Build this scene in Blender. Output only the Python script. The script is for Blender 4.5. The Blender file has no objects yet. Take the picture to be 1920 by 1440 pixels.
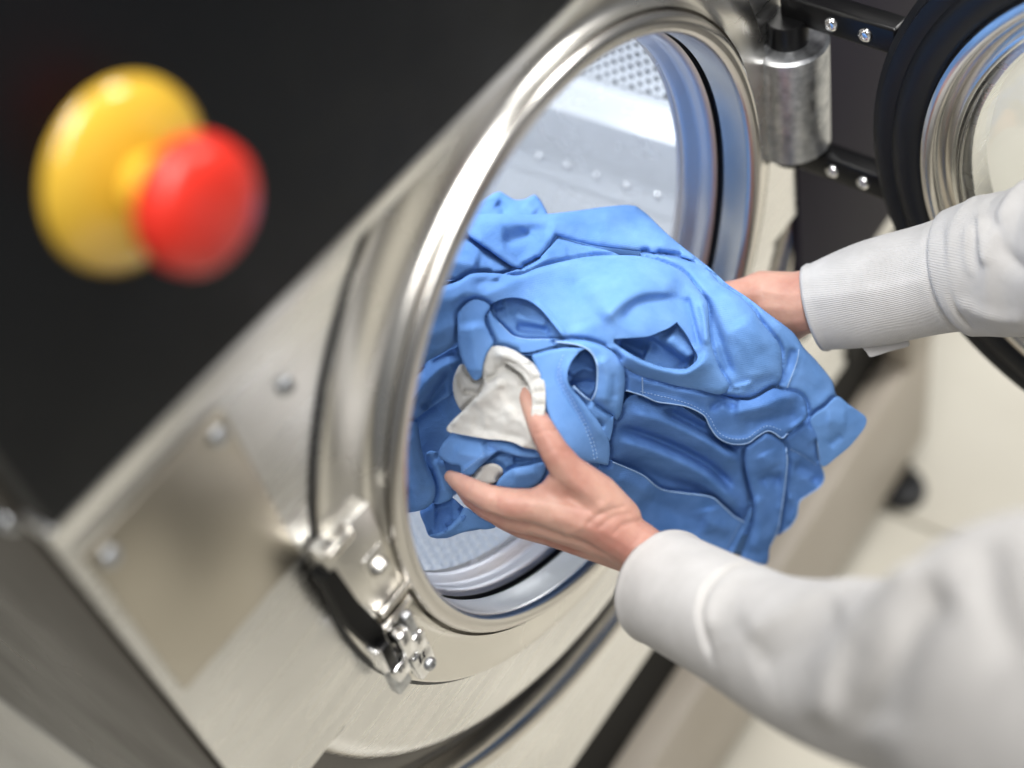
import bpy, bmesh, math, random
import numpy as np
from mathutils import Vector, Matrix
from mathutils.geometry import delaunay_2d_cdt

# ------------------------------------------------------------------ camera, world, lamps
S = bpy.context.scene
COL = S.collection
CAM = np.array([-0.51599792, -0.45839734, 0.75183209])
ROT = np.array([[0.56944488, -0.80172772, -0.17858437],
                [-0.68894114, -0.34780363, -0.63635922],
                [0.44799737, 0.48604865, -0.75051354]])      # rows: image right, image down, view direction
FPX = 2600.0                                                   # focal length for a picture 1920 wide
cam = bpy.data.cameras.new('camera')
cam.sensor_width = 36.0
cam.lens = FPX / 1920 * 36
cam.clip_start = 0.02
cam.clip_end = 60
cam.dof.use_dof = True
cam.dof.focus_distance = 1.03
cam.dof.aperture_fstop = 1.7
cam.dof.aperture_blades = 0
camo = bpy.data.objects.new('camera', cam)
COL.objects.link(camo)
M = Matrix.Identity(4)
for i in range(3):
    M[i][0], M[i][1], M[i][2], M[i][3] = ROT[0][i], -ROT[1][i], -ROT[2][i], CAM[i]
camo.matrix_world = M
S.camera = camo

W = bpy.data.worlds.new('World')
S.world = W
W.use_nodes = True
bgn = W.node_tree.nodes['Background']
bgn.inputs[0].default_value = (0.93, 0.96, 1.0, 1)
bgn.inputs[1].default_value = 0.2


def area(name, loc, target, size, power, color, sy=None):
    l = bpy.data.lights.new(name, 'AREA')
    l.energy = power
    l.color = color
    l.shape = 'RECTANGLE'
    l.size = size
    l.size_y = sy or size
    o = bpy.data.objects.new(name, l)
    o.location = loc
    d = Vector(target) - Vector(loc)
    o.rotation_euler = d.to_track_quat('-Z', 'Y').to_euler()
    COL.objects.link(o)
    return o


area('unseen_overhead_lamp', (-0.22, -0.30, 2.3), (0.05, -0.1, 0), 0.45, 62, (1.0, 0.985, 0.96), 1.3)
area('unseen_overhead_lamp', (-1.3, -1.0, 2.3), (-0.4, -0.6, -1), 0.6, 30, (1.0, 0.98, 0.95), 1.3)  # added fill from above, no fixture is seen here
area('unseen_overhead_lamp', (2.0, -0.9, 2.3), (1.6, -0.6, -1), 0.6, 72, (1.0, 0.98, 0.95), 1.3)  # added to brighten the floor on the right, fixture unseen
dl = bpy.data.lights.new('drum_lamp', 'POINT')
dl.energy = 3.0
dl.color = (0.91, 0.955, 1.0)
dl.shadow_soft_size = 0.05
dlo = bpy.data.objects.new('drum_lamp', dl)
dlo.location = (0.10, 0.24, 0.20)
COL.objects.link(dlo)

S.view_settings.view_transform = 'Standard'
S.view_settings.look = 'None'
S.view_settings.exposure = -0.22
S.view_settings.gamma = 1.0
S.render.engine = 'CYCLES'
S.cycles.diffuse_bounces = 2


# ------------------------------------------------------------------ helpers
def at(px, py, d):
    """point seen at picture position (px, py) of the 1920 wide photograph, d metres along the view axis"""
    x = (np.asarray(px, float) - 960) / FPX
    y = (np.asarray(py, float) - 720) / FPX
    d = np.asarray(d, float)
    return CAM + (x[..., None] * ROT[0] + y[..., None] * ROT[1] + ROT[2]) * d[..., None]


def P(px, py, d):
    return Vector(at(px, py, d))


def tag(o, label=None, cat=None, group=None, kind=None):
    if label: o['label'] = label
    if cat: o['category'] = cat
    if group: o['group'] = group
    if kind: o['kind'] = kind
    return o


def empty(name, loc, parent=None):
    o = bpy.data.objects.new(name, None)
    o.location = loc
    COL.objects.link(o)
    return o


def link(name, me, mat=None, parent=None, smooth=True):
    o = bpy.data.objects.new(name, me)
    COL.objects.link(o)
    if mat is not None:
        me.materials.append(mat)
    if smooth:
        me.polygons.foreach_set('use_smooth', [True] * len(me.polygons))
    if parent is not None:
        o.parent = parent
        if parent.parent is None:            # parts are built in world coordinates
            o.matrix_parent_inverse = Matrix.Translation(-parent.location)
    return o


def pydata(name, V, F, mat=None, parent=None, smooth=True):
    me = bpy.data.meshes.new(name)
    me.from_pydata([tuple(v) for v in V], [], [tuple(f) for f in F])
    me.update()
    return link(name, me, mat, parent, smooth)


def frombm(name, bm, mat=None, parent=None, smooth=False):
    me = bpy.data.meshes.new(name)
    bmesh.ops.recalc_face_normals(bm, faces=bm.faces)
    bm.to_mesh(me)
    bm.free()
    return link(name, me, mat, parent, smooth)


def angle_smooth(o, deg=35):
    for p in o.data.polygons: p.use_smooth = True
    o.data.set_sharp_from_angle(angle=math.radians(deg))


def box(name, lo, hi, mat, parent=None, bevel=0.0, seg=2, frame=None):
    """axis box lo..hi; frame = (origin, ex, ey, ez) to place it in a turned frame"""
    bm = bmesh.new()
    bmesh.ops.create_cube(bm, size=1)
    for v in bm.verts:
        for k in range(3):
            v.co[k] = lo[k] if v.co[k] < 0 else hi[k]
    if bevel:
        bmesh.ops.bevel(bm, geom=bm.edges[:], offset=bevel, segments=seg, profile=0.5, affect='EDGES')
    if frame:
        o_, ex, ey, ez = [Vector(q) for q in frame]
        for v in bm.verts:
            v.co = o_ + ex * v.co.x + ey * v.co.y + ez * v.co.z
    o = frombm(name, bm, mat, parent)
    if bevel: angle_smooth(o, 50)
    return o


def lathe(name, prof, mat, parent=None, seg=128, frame=((0, 0, 0), (1, 0, 0), (0, 1, 0), (0, 0, 1)), closed=False, sharp=40):
    """prof: (r, w) pairs, w along the frame's second axis, turned about it"""
    o_, ex, ey, ez = [np.array(q, float) for q in frame]
    prof = np.array(prof, float)
    n = len(prof)
    th = np.linspace(0, 2 * np.pi, seg, endpoint=False)
    V = []
    for a in th:
        V.append(o_ + prof[:, :1] * (np.cos(a) * ex + np.sin(a) * ez) + prof[:, 1:] * ey)
    V = np.concatenate(V)
    F = []
    m = n if closed else n - 1
    for i in range(seg):
        j = (i + 1) % seg
        for k in range(m):
            l = (k + 1) % n
            F.append((i * n + k, j * n + k, j * n + l, i * n + l))
    bm = bmesh.new()
    bv = [bm.verts.new(v) for v in V]
    for f in F:
        bm.faces.new([bv[q] for q in f])
    bmesh.ops.remove_doubles(bm, verts=bm.verts[:], dist=1e-6)
    o = frombm(name, bm, mat, parent)
    angle_smooth(o, sharp)
    return o


def screw(name, c, axis, r, h, mat, parent, slot=True):
    """pan head: a low dome with a recess"""
    a = Vector(axis).normalized()
    ex = a.orthogonal().normalized()
    ez = a.cross(ex)
    prof = [(0, h * .62), (r * .3, h * .62), (r * .34, h * .98), (r * .6, h * .92), (r * .86, h * .66), (r, h * .2), (r, -.001)]
    return lathe(name, prof, mat, parent, 20, (c, ex, a, ez))


def smooth_line(pts, closed=False, step=3.0):
    """Catmull-Rom through pts; a third value of 1 keeps the point a corner"""
    n = len(pts)
    p = np.array([q[:2] for q in pts], float)
    cor = [len(q) > 2 and q[2] == 1 for q in pts]
    out, seg = [], []
    m = n if closed else n - 1
    for i in range(m):
        a, b = p[i], p[(i + 1) % n]
        if closed:
            z, c = p[(i - 1) % n], p[(i + 2) % n]
        else:
            z = p[i - 1] if i > 0 else a - (b - a)
            c = p[i + 2] if i + 2 < n else b + (b - a)
        L = np.linalg.norm(b - a)
        t1 = (b - a) if cor[i] else (b - z) * .5
        t2 = (b - a) if cor[(i + 1) % n] else (c - a) * .5
        for t in (t1, t2):
            l = np.linalg.norm(t)
            if l > L: t *= L / l
        k = max(1, int(round(L / step)))
        for s in np.arange(k) / k:
            h00 = 2 * s ** 3 - 3 * s ** 2 + 1
            h10 = s ** 3 - 2 * s ** 2 + s
            h01 = -2 * s ** 3 + 3 * s ** 2
            h11 = s ** 3 - s ** 2
            out.append(h00 * a + h10 * t1 + h01 * b + h11 * t2)
            seg.append(i)
    if not closed:
        out.append(p[-1])
        seg.append(m - 1)
    return np.array(out), np.array(seg)


def seg_dist(X, A, B):
    """distance, signed side and parameter of points X to each segment A-B; returns arrays (N, M)"""
    d = B - A
    L2 = (d ** 2).sum(1) + 1e-12
    v = X[:, None] - A[None]
    t = np.clip((v * d[None]).sum(2) / L2, 0, 1)
    q = v - t[..., None] * d[None]
    dist = np.sqrt((q ** 2).sum(2))
    side = np.sign(d[None, :, 0] * v[..., 1] - d[None, :, 1] * v[..., 0])
    return dist, side, t


def inside(X, poly):
    x, y = X[:, 0], X[:, 1]
    r = np.zeros(len(X), bool)
    a = poly
    b = np.roll(poly, -1, 0)
    for (x0, y0), (x1, y1) in zip(a, b):
        c = (y0 > y) != (y1 > y)
        with np.errstate(divide='ignore', invalid='ignore'):
            r ^= c & (x < (x1 - x0) * (y - y0) / (y1 - y0 + 1e-15) + x0)
    return r


# ------------------------------------------------------------------ materials
def mat(name, color, rough=.5, metal=0.0, **kw):
    m = bpy.data.materials.new(name)
    m.use_nodes = True
    b = m.node_tree.nodes['Principled BSDF']
    b.inputs['Base Color'].default_value = (*color, 1)
    b.inputs['Roughness'].default_value = rough
    b.inputs['Metallic'].default_value = metal
    for k, v in kw.items():
        b.inputs[k.replace('_', ' ')].default_value = v
    return m


def nd(m, t, **kw):
    n = m.node_tree.nodes.new(t)
    for k, v in kw.items():
        setattr(n, k, v)
    return n


def lk(m, a, b):
    m.node_tree.links.new(a, b)


def noise_of(m, scale, detail=3, stretch=None, rough=.55):
    tc = nd(m, 'ShaderNodeTexCoord')
    mp = nd(m, 'ShaderNodeMapping')
    mp.inputs['Scale'].default_value = stretch or (1, 1, 1)
    n = nd(m, 'ShaderNodeTexNoise')
    n.inputs['Scale'].default_value = scale
    n.inputs['Detail'].default_value = detail
    n.inputs['Roughness'].default_value = rough
    lk(m, tc.outputs['Object'], mp.inputs['Vector'])
    lk(m, mp.outputs[0], n.inputs['Vector'])
    return n


def vary_color(m, c0, c1, scale, lo=.35, hi=.65, detail=3, stretch=None):
    n = noise_of(m, scale, detail, stretch)
    r = nd(m, 'ShaderNodeValToRGB')
    r.color_ramp.elements[0].position = lo
    r.color_ramp.elements[1].position = hi
    r.color_ramp.elements[0].color = (*c0, 1)
    r.color_ramp.elements[1].color = (*c1, 1)
    lk(m, n.outputs['Fac'], r.inputs[0])
    b = m.node_tree.nodes['Principled BSDF']
    lk(m, r.outputs[0], b.inputs['Base Color'])
    return r


def vary_rough(m, a, c, scale, stretch=None, detail=3):
    n = noise_of(m, scale, detail, stretch)
    r = nd(m, 'ShaderNodeMapRange')
    r.inputs['From Min'].default_value = .3
    r.inputs['From Max'].default_value = .7
    r.inputs['To Min'].default_value = a
    r.inputs['To Max'].default_value = c
    lk(m, n.outputs['Fac'], r.inputs['Value'])
    lk(m, r.outputs[0], m.node_tree.nodes['Principled BSDF'].inputs['Roughness'])


def bump(m, scale, strength, dist=.001, stretch=None, detail=3, src=None):
    if src is None:
        src = noise_of(m, scale, detail, stretch).outputs['Fac']
    b = nd(m, 'ShaderNodeBump')
    b.inputs['Strength'].default_value = strength
    b.inputs['Distance'].default_value = dist
    lk(m, src, b.inputs['Height'])
    p = m.node_tree.nodes['Principled BSDF']
    if p.inputs['Normal'].is_linked:
        lk(m, p.inputs['Normal'].links[0].from_socket, b.inputs['Normal'])
    lk(m, b.outputs[0], p.inputs['Normal'])
    return b


def wave_src(m, scale, direction, rot=(0, 0, 0), distort=.4):
    tc = nd(m, 'ShaderNodeTexCoord')
    mp = nd(m, 'ShaderNodeMapping')
    mp.inputs['Rotation'].default_value = rot
    w = nd(m, 'ShaderNodeTexWave', wave_type='BANDS', bands_direction=direction)
    w.inputs['Scale'].default_value = scale
    w.inputs['Distortion'].default_value = distort
    w.inputs['Detail'].default_value = 1
    lk(m, tc.outputs['Object'], mp.inputs[0])
    lk(m, mp.outputs[0], w.inputs['Vector'])
    return w


STEEL = mat('brushed_steel', (.66, .645, .61), .3, 1)
vary_rough(STEEL, .22, .36, 9, (1, 1, 12))
DARKST = mat('dark_reflection_paint', (.030, .027, .040), .5, 0, Specular_IOR_Level=.04)  # a dark reflection in the steel front, put into a flat colour
bump(STEEL, 160, .05, .0004, (1, 1, 30))
vary_color(STEEL, (.80, .795, .78), (.92, .915, .90), 5, stretch=(1, 1, 2))
POLISH = mat('polished_steel', (.74, .71, .66), .13, 1)
vary_rough(POLISH, .14, .26, 14)
RINGST = mat('satin_steel', (.78, .76, .715), .28, 1)
vary_rough(RINGST, .22, .34, 10)
bump(RINGST, 120, .03, .0004)
DRUMST = mat('drum_steel', (.86, .88, .91), .25, .4)
vary_rough(DRUMST, .2, .3, 20)
THROAT = mat('throat_steel', (.72, .69, .69), .4, 1)
LINER = mat('dark_liner_steel', (.16, .155, .15), .3, 1)
LIPST = mat('rolled_lip_steel', (.68, .655, .62), .27, 1)
SIDEST = mat('side_steel', (.05, .042, .036), .3, 1)  # dark surroundings mirrored in the side are put into its base colour
COVERST = mat('cover_steel', (.50, .465, .40), .34, 1)
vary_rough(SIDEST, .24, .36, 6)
CHROME = mat('chrome', (.86, .86, .86), .07, 1)
ZINC = mat('galvanised_steel', (.5, .52, .54), .36, 1)
vary_color(ZINC, (.36, .375, .4), (.62, .635, .65), 120, .3, .7, 4)
vary_rough(ZINC, .28, .48, 90)
PANEL = mat('black_panel', (.004, .0055, .008), .3, Specular_IOR_Level=.2)
vary_rough(PANEL, .33, .45, 30)
DARK = mat('dark_gap', (.004, .004, .004), .6, Specular_IOR_Level=.2)
RUBBER = mat('black_rubber', (.006, .007, .010), .42, Specular_IOR_Level=.35)
BLACKST = mat('black_coated_steel', (.004, .004, .0045), .3, Specular_IOR_Level=.35)
YELLOW = mat('yellow_plastic', (.80, .50, .05), .22, Coat_Weight=.6, Coat_Roughness=.08)
RED = mat('red_plastic', (.78, .035, .02), .32)
BEIGE = mat('beige_enamel', (.56, .50, .42), .45)
vary_color(BEIGE, (.53, .47, .39), (.59, .53, .45), 4)
TUB = mat('tub_steel', (.02, .024, .03), .6)
GLASS = mat('clear_glass', (.96, .98, .97), .02, 0, Transmission_Weight=1.0, IOR=1.47)
TILE = mat('cream_tile', (.82, .78, .67), .32)
vary_color(TILE, (.77, .725, .62), (.85, .81, .70), 3, detail=6)
GROUT = mat('grout', (.36, .33, .27), .9)


def cloth_mat(name, c0, c1, weave=True, sheen=.0):
    m = mat(name, c0, .86)
    b = m.node_tree.nodes['Principled BSDF']
    b.inputs['Sheen Weight'].default_value = sheen
    b.inputs['Sheen Roughness'].default_value = .45
    b.inputs['Specular IOR Level'].default_value = .08
    vary_color(m, tuple(q * .93 for q in c0), tuple(q * 1.04 for q in c1), 38, .25, .75, 12)
    if weave:
        bump(m, 0, .22, .0006, src=wave_src(m, 260, 'DIAGONAL', (0, 0, .5)).outputs['Fac'])
    bump(m, 800, .5, .0006)
    return m


BLUE = cloth_mat('blue_cotton', (.145, .325, .72), (.20, .395, .81))
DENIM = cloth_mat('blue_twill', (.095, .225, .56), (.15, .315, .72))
THREAD = cloth_mat('pale_blue_thread', (.36, .55, .88), (.42, .62, .92), False)
WHITE = cloth_mat('white_cotton', (.64, .63, .595), (.71, .70, .67))
JACKET = cloth_mat('white_jacket_cloth', (.52, .505, .49), (.565, .55, .535), False, .1)
RIBBED = cloth_mat('white_ribbed_cloth', (.53, .52, .515), (.58, .57, .565), False, .1)
HAIR = mat('dark_hair', (.03, .02, .015), .5)

SKIN = mat('skin', (.70, .40, .34), .46)
sb = SKIN.node_tree.nodes['Principled BSDF']
sb.inputs['Subsurface Weight'].default_value = .25
sb.inputs['Subsurface Radius'].default_value = (.008, .003, .0015)
sb.inputs['Subsurface Scale'].default_value = .5
sb.inputs['Specular IOR Level'].default_value = .35
vary_color(SKIN, (.45, .205, .16), (.59, .35, .275), 26, .32, .62, 5)
bump(SKIN, 130, .4, .0012, (1, 1, 1), 5)
bump(SKIN, 620, .25, .0004)

# ------------------------------------------------------------------ floor
floor = pydata('floor', [(-7, -7, -1.004), (9, -7, -1.004), (9, 9, -1.004), (-7, 9, -1.004)], [(0, 1, 2, 3)], GROUT, None, False)
tag(floor, kind='structure')
tz = bmesh.new()
bmesh.ops.create_cube(tz, size=1)
for v in tz.verts:
    v.co = (v.co.x * .594, v.co.y * .594, -.012 if v.co.z < 0 else 0)
bmesh.ops.bevel(tz, geom=[e for e in tz.edges if all(v.co.z > -.001 for v in e.verts)], offset=.002, segments=1, affect='EDGES')
tile_me = bpy.data.meshes.new('tile')
tz.to_mesh(tile_me)
tz.free()
tile_me.materials.append(TILE)
for i in range(-3, 8):
    for j in range(-3, 6):
        o = bpy.data.objects.new('tile', tile_me)
        o.location = (.586 - .3 + i * .6, .12 + j * .6, -1.0)
        COL.objects.link(o)
        o.parent = floor

# ------------------------------------------------------------------ washing machine
wm = empty('washing_machine', (.146, .02, -1.0))
tag(wm, 'stainless steel front loading washing machine with its round door open and black control panel', 'washing machine')
XL, XR = -.397, .69


def sheet_metal(name, outline, hole, y, m, parent, thick=.004):
    V = [Vector(q) for q in outline]
    E = [(i, (i + 1) % len(V)) for i in range(len(V))]
    if hole:
        b = len(V)
        V += [Vector((hole * math.cos(a), hole * math.sin(a))) for a in np.linspace(0, 2 * math.pi, 128, endpoint=False)]
        E += [(b + i, b + (i + 1) % 128) for i in range(128)]
    vv, ee, ff, *_ = delaunay_2d_cdt(V, E, [], 1, 1e-6)
    F = [tuple(f) for f in ff if (sum((vv[i] for i in f), Vector((0, 0))) / len(f)).length > hole * .999]
    o = pydata(name, [(v.x, y, v.y) for v in vv], F, m, parent, False)
    sm = o.modifiers.new('thick', 'SOLIDIFY')
    sm.thickness = thick
    sm.offset = 0
    return o


def arc_strip(name, prof, a0, a1, m, parent, n=72):
    V, F = [], []
    k = len(prof)
    for a in np.radians(np.linspace(a0, a1, n)):
        V += [(r * math.cos(a), w, r * math.sin(a)) for r, w in prof]
    for i in range(n - 1):
        F += [(i * k + q, (i + 1) * k + q, (i + 1) * k + q + 1, i * k + q + 1) for q in range(k - 1)]
    return pydata(name, V, F, m, parent)


def arc_pts(r, a0, a1, n=60):
    return [(r * math.cos(a), r * math.sin(a)) for a in np.radians(np.linspace(a0, a1, n))]


sheet_metal('front_panel', [(XL, .262), (XL, -.0896)] + arc_pts(.325, -164, -31) + [(XR, -.17), (XR, .262)], .268, .016, STEEL, wm)
arc_strip('panel_bend', [(.3245, .0145), (.332, .0145), (.340, .0160), (.347, .0195), (.352, .025), (.3545, .033), (.3555, .044)], -164, -31, STEEL, wm)
sheet_metal('lower_panel', [(XL, -.506), (XL, -.106)] + arc_pts(.402, -164.5, -30.5) + [(XR, -.205), (XR, -.506)], 0, .022, STEEL, wm)
arc_strip('lower_lip', [(.391, .046), (.3915, .032), (.3935, .024), (.3975, .0192), (.404, .0188)], -164.5, -30.5, POLISH, wm)
arc_strip('gap_liner', [(.350, .046), (.364, .040), (.372, .0385), (.380, .040), (.394, .046)], -164.5, -30.5, LINER, wm)
box('reflection_plate', (.328, .0115, -.350), (XR - .004, .0215, .246), DARKST, wm, .001)  # added plate, its dark colour imitates a reflection in the front panel
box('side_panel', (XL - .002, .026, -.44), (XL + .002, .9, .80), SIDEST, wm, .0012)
box('lower_side_panel', (XL - .002, .026, -.93), (XL + .002, .9, -.452), STEEL, wm, .0012)
box('right_side_panel', (XR - .002, .026, -.93), (XR + .002, .9, .80), STEEL, wm, .0012)
box('top_panel', (XL + .003, .03, .796), (XR - .003, .9, .80), STEEL, wm)
box('back_panel', (XL + .003, .896, -.93), (XR - .003, .9, .79), TUB, wm)
box('inner_casing', (XL + .004, .07, -.92), (XR - .004, .074, -.30), DARK, wm)
box('kick_recess', (XL + .01, .055, -.70), (XR - .01, .06, -.506), DARK, wm)
box('vent_opening', (.44, .0165, -.5055), (.611, .028, -.4045), DARK, wm)
box('corner_post', (.613, .014, -.703), (XR, .054, -.399), BEIGE, wm, .004)
box('plinth', (XL, .016, -.93), (XR, .06, -.704), BEIGE, wm, .006)
for fx in (-.33, .625):
    f = lathe('levelling_foot', [(0, -1.0), (.032, -1.0), (.034, -.99), (.03, -.975), (.012, -.968), (.012, -.93)], RUBBER, wm, 24, ((fx, .02, 0), (1, 0, 0), (0, 0, 1), (0, 1, 0)))
# control panel
cp = box('control_panel', (XL + .001, .0, .262), (XR, .08, .80), PANEL, wm, .004, 3)
box('panel_frame', (XL - .001, .004, .247), (XR, .07, .2615), STEEL, wm, .003, 3)
# service cover below the panel and its screws
box('service_cover', (XL + .008, .0105, .085), (-.286, .0205, .226), COVERST, wm, .0015)
for sx, sz in ((-.296, .215), (-.379, .212)):
    screw('screw', (sx, .0105, sz), (0, -1, 0), .0062, .004, ZINC, wm)
screw('screw', (-.245, .0140, .199), (0, -1, 0), .0062, .0045, ZINC, wm)
screw('screw', (XL - .002, .045, .245), (-1, 0, 0), .0075, .004, ZINC, wm)
# emergency stop
ef = ((-.279, 0, .387), (1, 0, 0), (0, -1, 0), (0, 0, 1))
es = lathe('emergency_stop', [(.0, .013), (.018, .013), (.026, .012), (.038, .0075), (.0435, .003), (.0445, -.001), (.0445, -.002)], YELLOW, wm, 64, ef)
lathe('button_stem', [(.0145, .010), (.0145, .036)], YELLOW, es, 32, ef)
lathe('mushroom_cap', [(.015, .034), (.0265, .035), (.0295, .038), (.0302, .044), (.0288, .051), (.024, .0555), (.015, .058), (0, .059)], RED, es, 64, ef)

# door ring, bead and throat
lathe('door_ring', [(.268, .024), (.2835, .024), (.2835, .0115), (.2825, .009), (.280, .0078), (.262, .0068), (.252, .0066), (.2465, .0062), (.2425, .0045), (.2400, .001), (.2388, -.004), (.2365, .012)], RINGST, wm, 192)
lathe('ring_gap', [(.2830, .0120), (.2862, .0130), (.2875, .0142)], RUBBER, wm, 192)
ba = np.radians(np.linspace(200, -95, 26))
bead = [(.2285 + .0080 * math.cos(a), -.0025 - .0080 * math.sin(a)) for a in ba]
lathe('rolled_lip', [(.238, .010)] + [(r, w) for r, w in reversed(bead)] + [(.2205, .012), (.2205, .019)], LIPST, wm, 192)
lathe('door_seal_groove', [(.2208, .019), (.2245, .020), (.2245, .0245), (.2208, .0255)], RUBBER, wm, 128)
lathe('throat', [(.2205, .0255), (.2175, .028), (.2165, .033), (.2185, .038), (.2175, .044), (.214, .048), (.2135, .053), (.217, .058), (.222, .060)], THROAT, wm, 192)
lathe('drum_front', [(.216, .062), (.219, .060), (.224, .061), (.30, .066)], DRUMST, wm, 128)


def drum_mesh():
    V, F, Mi = [], [], []
    R, y0, y1 = .30, .066, .56
    du, dv = .0104, .0090
    nu = int(2 * math.pi * R / du)
    nv = int((y1 - y0) / dv)
    oct_ = [(math.cos(math.radians(22.5 + 45 * k)), math.sin(math.radians(22.5 + 45 * k))) for k in range(8)]
    rim = [(1, .4), (.4, 1), (-.4, 1), (-1, .4), (-1, -.4), (-.4, -1), (.4, -1), (1, -.4)]
    rim = [(1, 1), (0, 1), (-1, 1), (-1, 0), (-1, -1), (0, -1), (1, -1), (1, 0)]
    dirs = [(math.cos(math.radians(45 + 45 * k)), math.sin(math.radians(45 + 45 * k))) for k in range(8)]
    for j in range(nv):
        yc = y0 + (j + .5) * dv
        for i in range(nu):
            a = (i + .5 * (j % 2)) * 2 * math.pi / nu
            deg = math.degrees((a + math.pi) % (2 * math.pi) - math.pi)
            if -25.5 < deg < -10.2: continue
            b = len(V)
            h = math.pi / nu
            for x, y in rim:
                t = a + x * h
                V.append((R * math.cos(t), yc + y * dv / 2, R * math.sin(t)))
            domed = -160 < deg < -60
            plain = -48 < deg <= -25.5
            if plain:
                F.append(tuple(b + k for k in range(8)))
                continue
            rr = .0042 if domed else .0030
            for x, y in dirs:
                t = a + x * rr / R
                V.append((R * math.cos(t), yc + y * rr, R * math.sin(t)))
            for k in range(8):
                l = (k + 1) % 8
                F.append((b + k, b + l, b + 8 + l, b + 8 + k))
            if domed:
                for x, y in dirs:
                    t = a + x * rr * .55 / R
                    V.append(((R - .0030) * math.cos(t), yc + y * rr * .55, (R - .0030) * math.sin(t)))
                V.append(((R - .0040) * math.cos(a), yc, (R - .0040) * math.sin(a)))
                for k in range(8):
                    l = (k + 1) % 8
                    F.append((b + 8 + k, b + 8 + l, b + 16 + l, b + 16 + k))
                    F.append((b + 16 + k, b + 16 + l, b + 24))
            else:
                for x, y in dirs:
                    t = a + x * rr / R
                    V.append(((R + .0015) * math.cos(t), yc + y * rr, (R + .0015) * math.sin(t)))
                for k in range(8):
                    l = (k + 1) % 8
                    F.append((b + 8 + k, b + 8 + l, b + 16 + l, b + 16 + k))
    return V, F


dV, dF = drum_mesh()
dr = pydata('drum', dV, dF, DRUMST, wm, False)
# lower wall coloured darker and its raised dimples lighter, as painted highlights
dr.data.materials.append(mat('darkened_drum_wall', (.52, .57, .66), .3, .4))
dr.data.materials.append(mat('highlight_dimple', (.90, .91, .93), .22, .3))
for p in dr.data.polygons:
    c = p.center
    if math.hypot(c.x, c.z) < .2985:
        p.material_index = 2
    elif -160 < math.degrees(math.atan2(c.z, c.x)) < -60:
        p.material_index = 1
lathe('drum_back', [(0, .556), (.08, .552), (.1, .556), (.28, .556), (.30, .56)], DRUMST, wm, 96)
lathe('outer_tub', [(.30, .058), (.345, .06), (.345, .60), (0, .60)], TUB, wm, 64)


def lifter(a0, apex, a1):
    """a folded steel paddle along the drum: top slope, inner face, foot flange"""
    R = .2985
    prof = [(math.radians(a0 + 1.5), R), (math.radians(a0), R - .001), (math.radians(apex + .9), .2645), (math.radians(apex), .262),
            (math.radians(apex - .8), .2625), (math.radians(a1 + 1), R - .006), (math.radians(a1 - .3), R - .003), (math.radians(a1 - 1.2), R - .0022), (math.radians(a1 - 4), R - .0022)]
    V, F = [], []
    for y in (.07, .555):
        for a, r in prof:
            V.append((r * math.cos(a), y, r * math.sin(a)))
    n = len(prof)
    F = [(k, k + 1, n + k + 1, n + k) for k in range(n - 1)]
    F.append(tuple(range(n)))
    o = pydata('lifter_paddle', V, F, DRUMST, wm, True)
    o.data.set_sharp_from_angle(angle=math.radians(25))
    y = .09
    while y < .5:
        a = math.radians(a1 - .6)
        screw('bolt', ((R - .003) * math.cos(a), y, (R - .003) * math.sin(a)), (-math.cos(a), 0, -math.sin(a)), .0042, .003, CHROME, o)
        y += .034
    return o


lifter(-10.0, -12.2, -26.2)
lifter(113.0, 108.5, 93.8)

# latch on the left of the opening
lt = box('door_latch', (-.281, -.0015, -.006), (-.236, .012, .086), RINGST, wm, .0012)
box('latch_ridge', (-.279, -.0065, .080), (-.256, .004, .0875), POLISH, lt, .0015)
box('latch_ridge', (-.265, -.007, -.0075), (-.234, .004, -.0015), POLISH, lt, .0015)
box('latch_ridge', (-.268, -.007, -.0215), (-.238, .004, -.0155), POLISH, lt, .0015)
pydata('latch_slot', [(-.288, -.0028, .070), (-.277, -.0028, .068), (-.2735, -.0028, .026), (-.2665, -.0028, -.014), (-.268, -.0028, -.045), (-.2805, -.0028, -.022), (-.287, -.0028, .014),
                      (-.288, .01, .070), (-.277, .01, .068), (-.2735, .01, .026), (-.2665, .01, -.014), (-.268, .01, -.045), (-.2805, .01, -.022), (-.287, .01, .014)],
       [tuple(range(7)), *[(k, (k + 1) % 7, 7 + (k + 1) % 7, 7 + k) for k in range(7)]], DARK, lt, False)
box('latch_socket', (-.2585, -.0022, .018), (-.2405, -.0005, .048), RINGST, lt, .0008)
lathe('keeper_pin', [(0, .008), (.005, .007), (.007, .004), (.0075, 0)], RINGST, lt, 24, ((-.2495, -.002, .033), (1, 0, 0), (0, -1, 0), (0, 0, 1)))
hk = box('latch_hook', (-.2665, -.016, -.052), (-.2555, -.001, -.024), CHROME, wm, .002)
box('hook_jaw', (-.2555, -.013, -.066), (-.2440, .002, -.046), CHROME, hk, .0025)
box('hook_jaw', (-.2530, -.011, -.044), (-.2455, .002, -.022), ZINC, hk, .002)
box('hook_arm', (-.2800, -.010, -.056), (-.2695, -.002, -.026), BLACKST, hk, .002)
box('hook_arm', (-.284, -.012, -.047), (-.2795, -.001, -.019), CHROME, hk, .0015)
box('latch_plate', (-.2790, -.006, -.092), (-.2640, .004, -.062), ZINC, hk, .0025)
box('latch_plate', (-.2605, -.010, -.098), (-.2415, .002, -.068), CHROME, hk, .003)
box('latch_plate', (-.2780, -.012, -.070), (-.2640, .002, -.054), CHROME, hk, .002)
screw('latch_screw', (-.2495, -.010, -.088), (0, -1, 0), .0052, .004, ZINC, hk)

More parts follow.
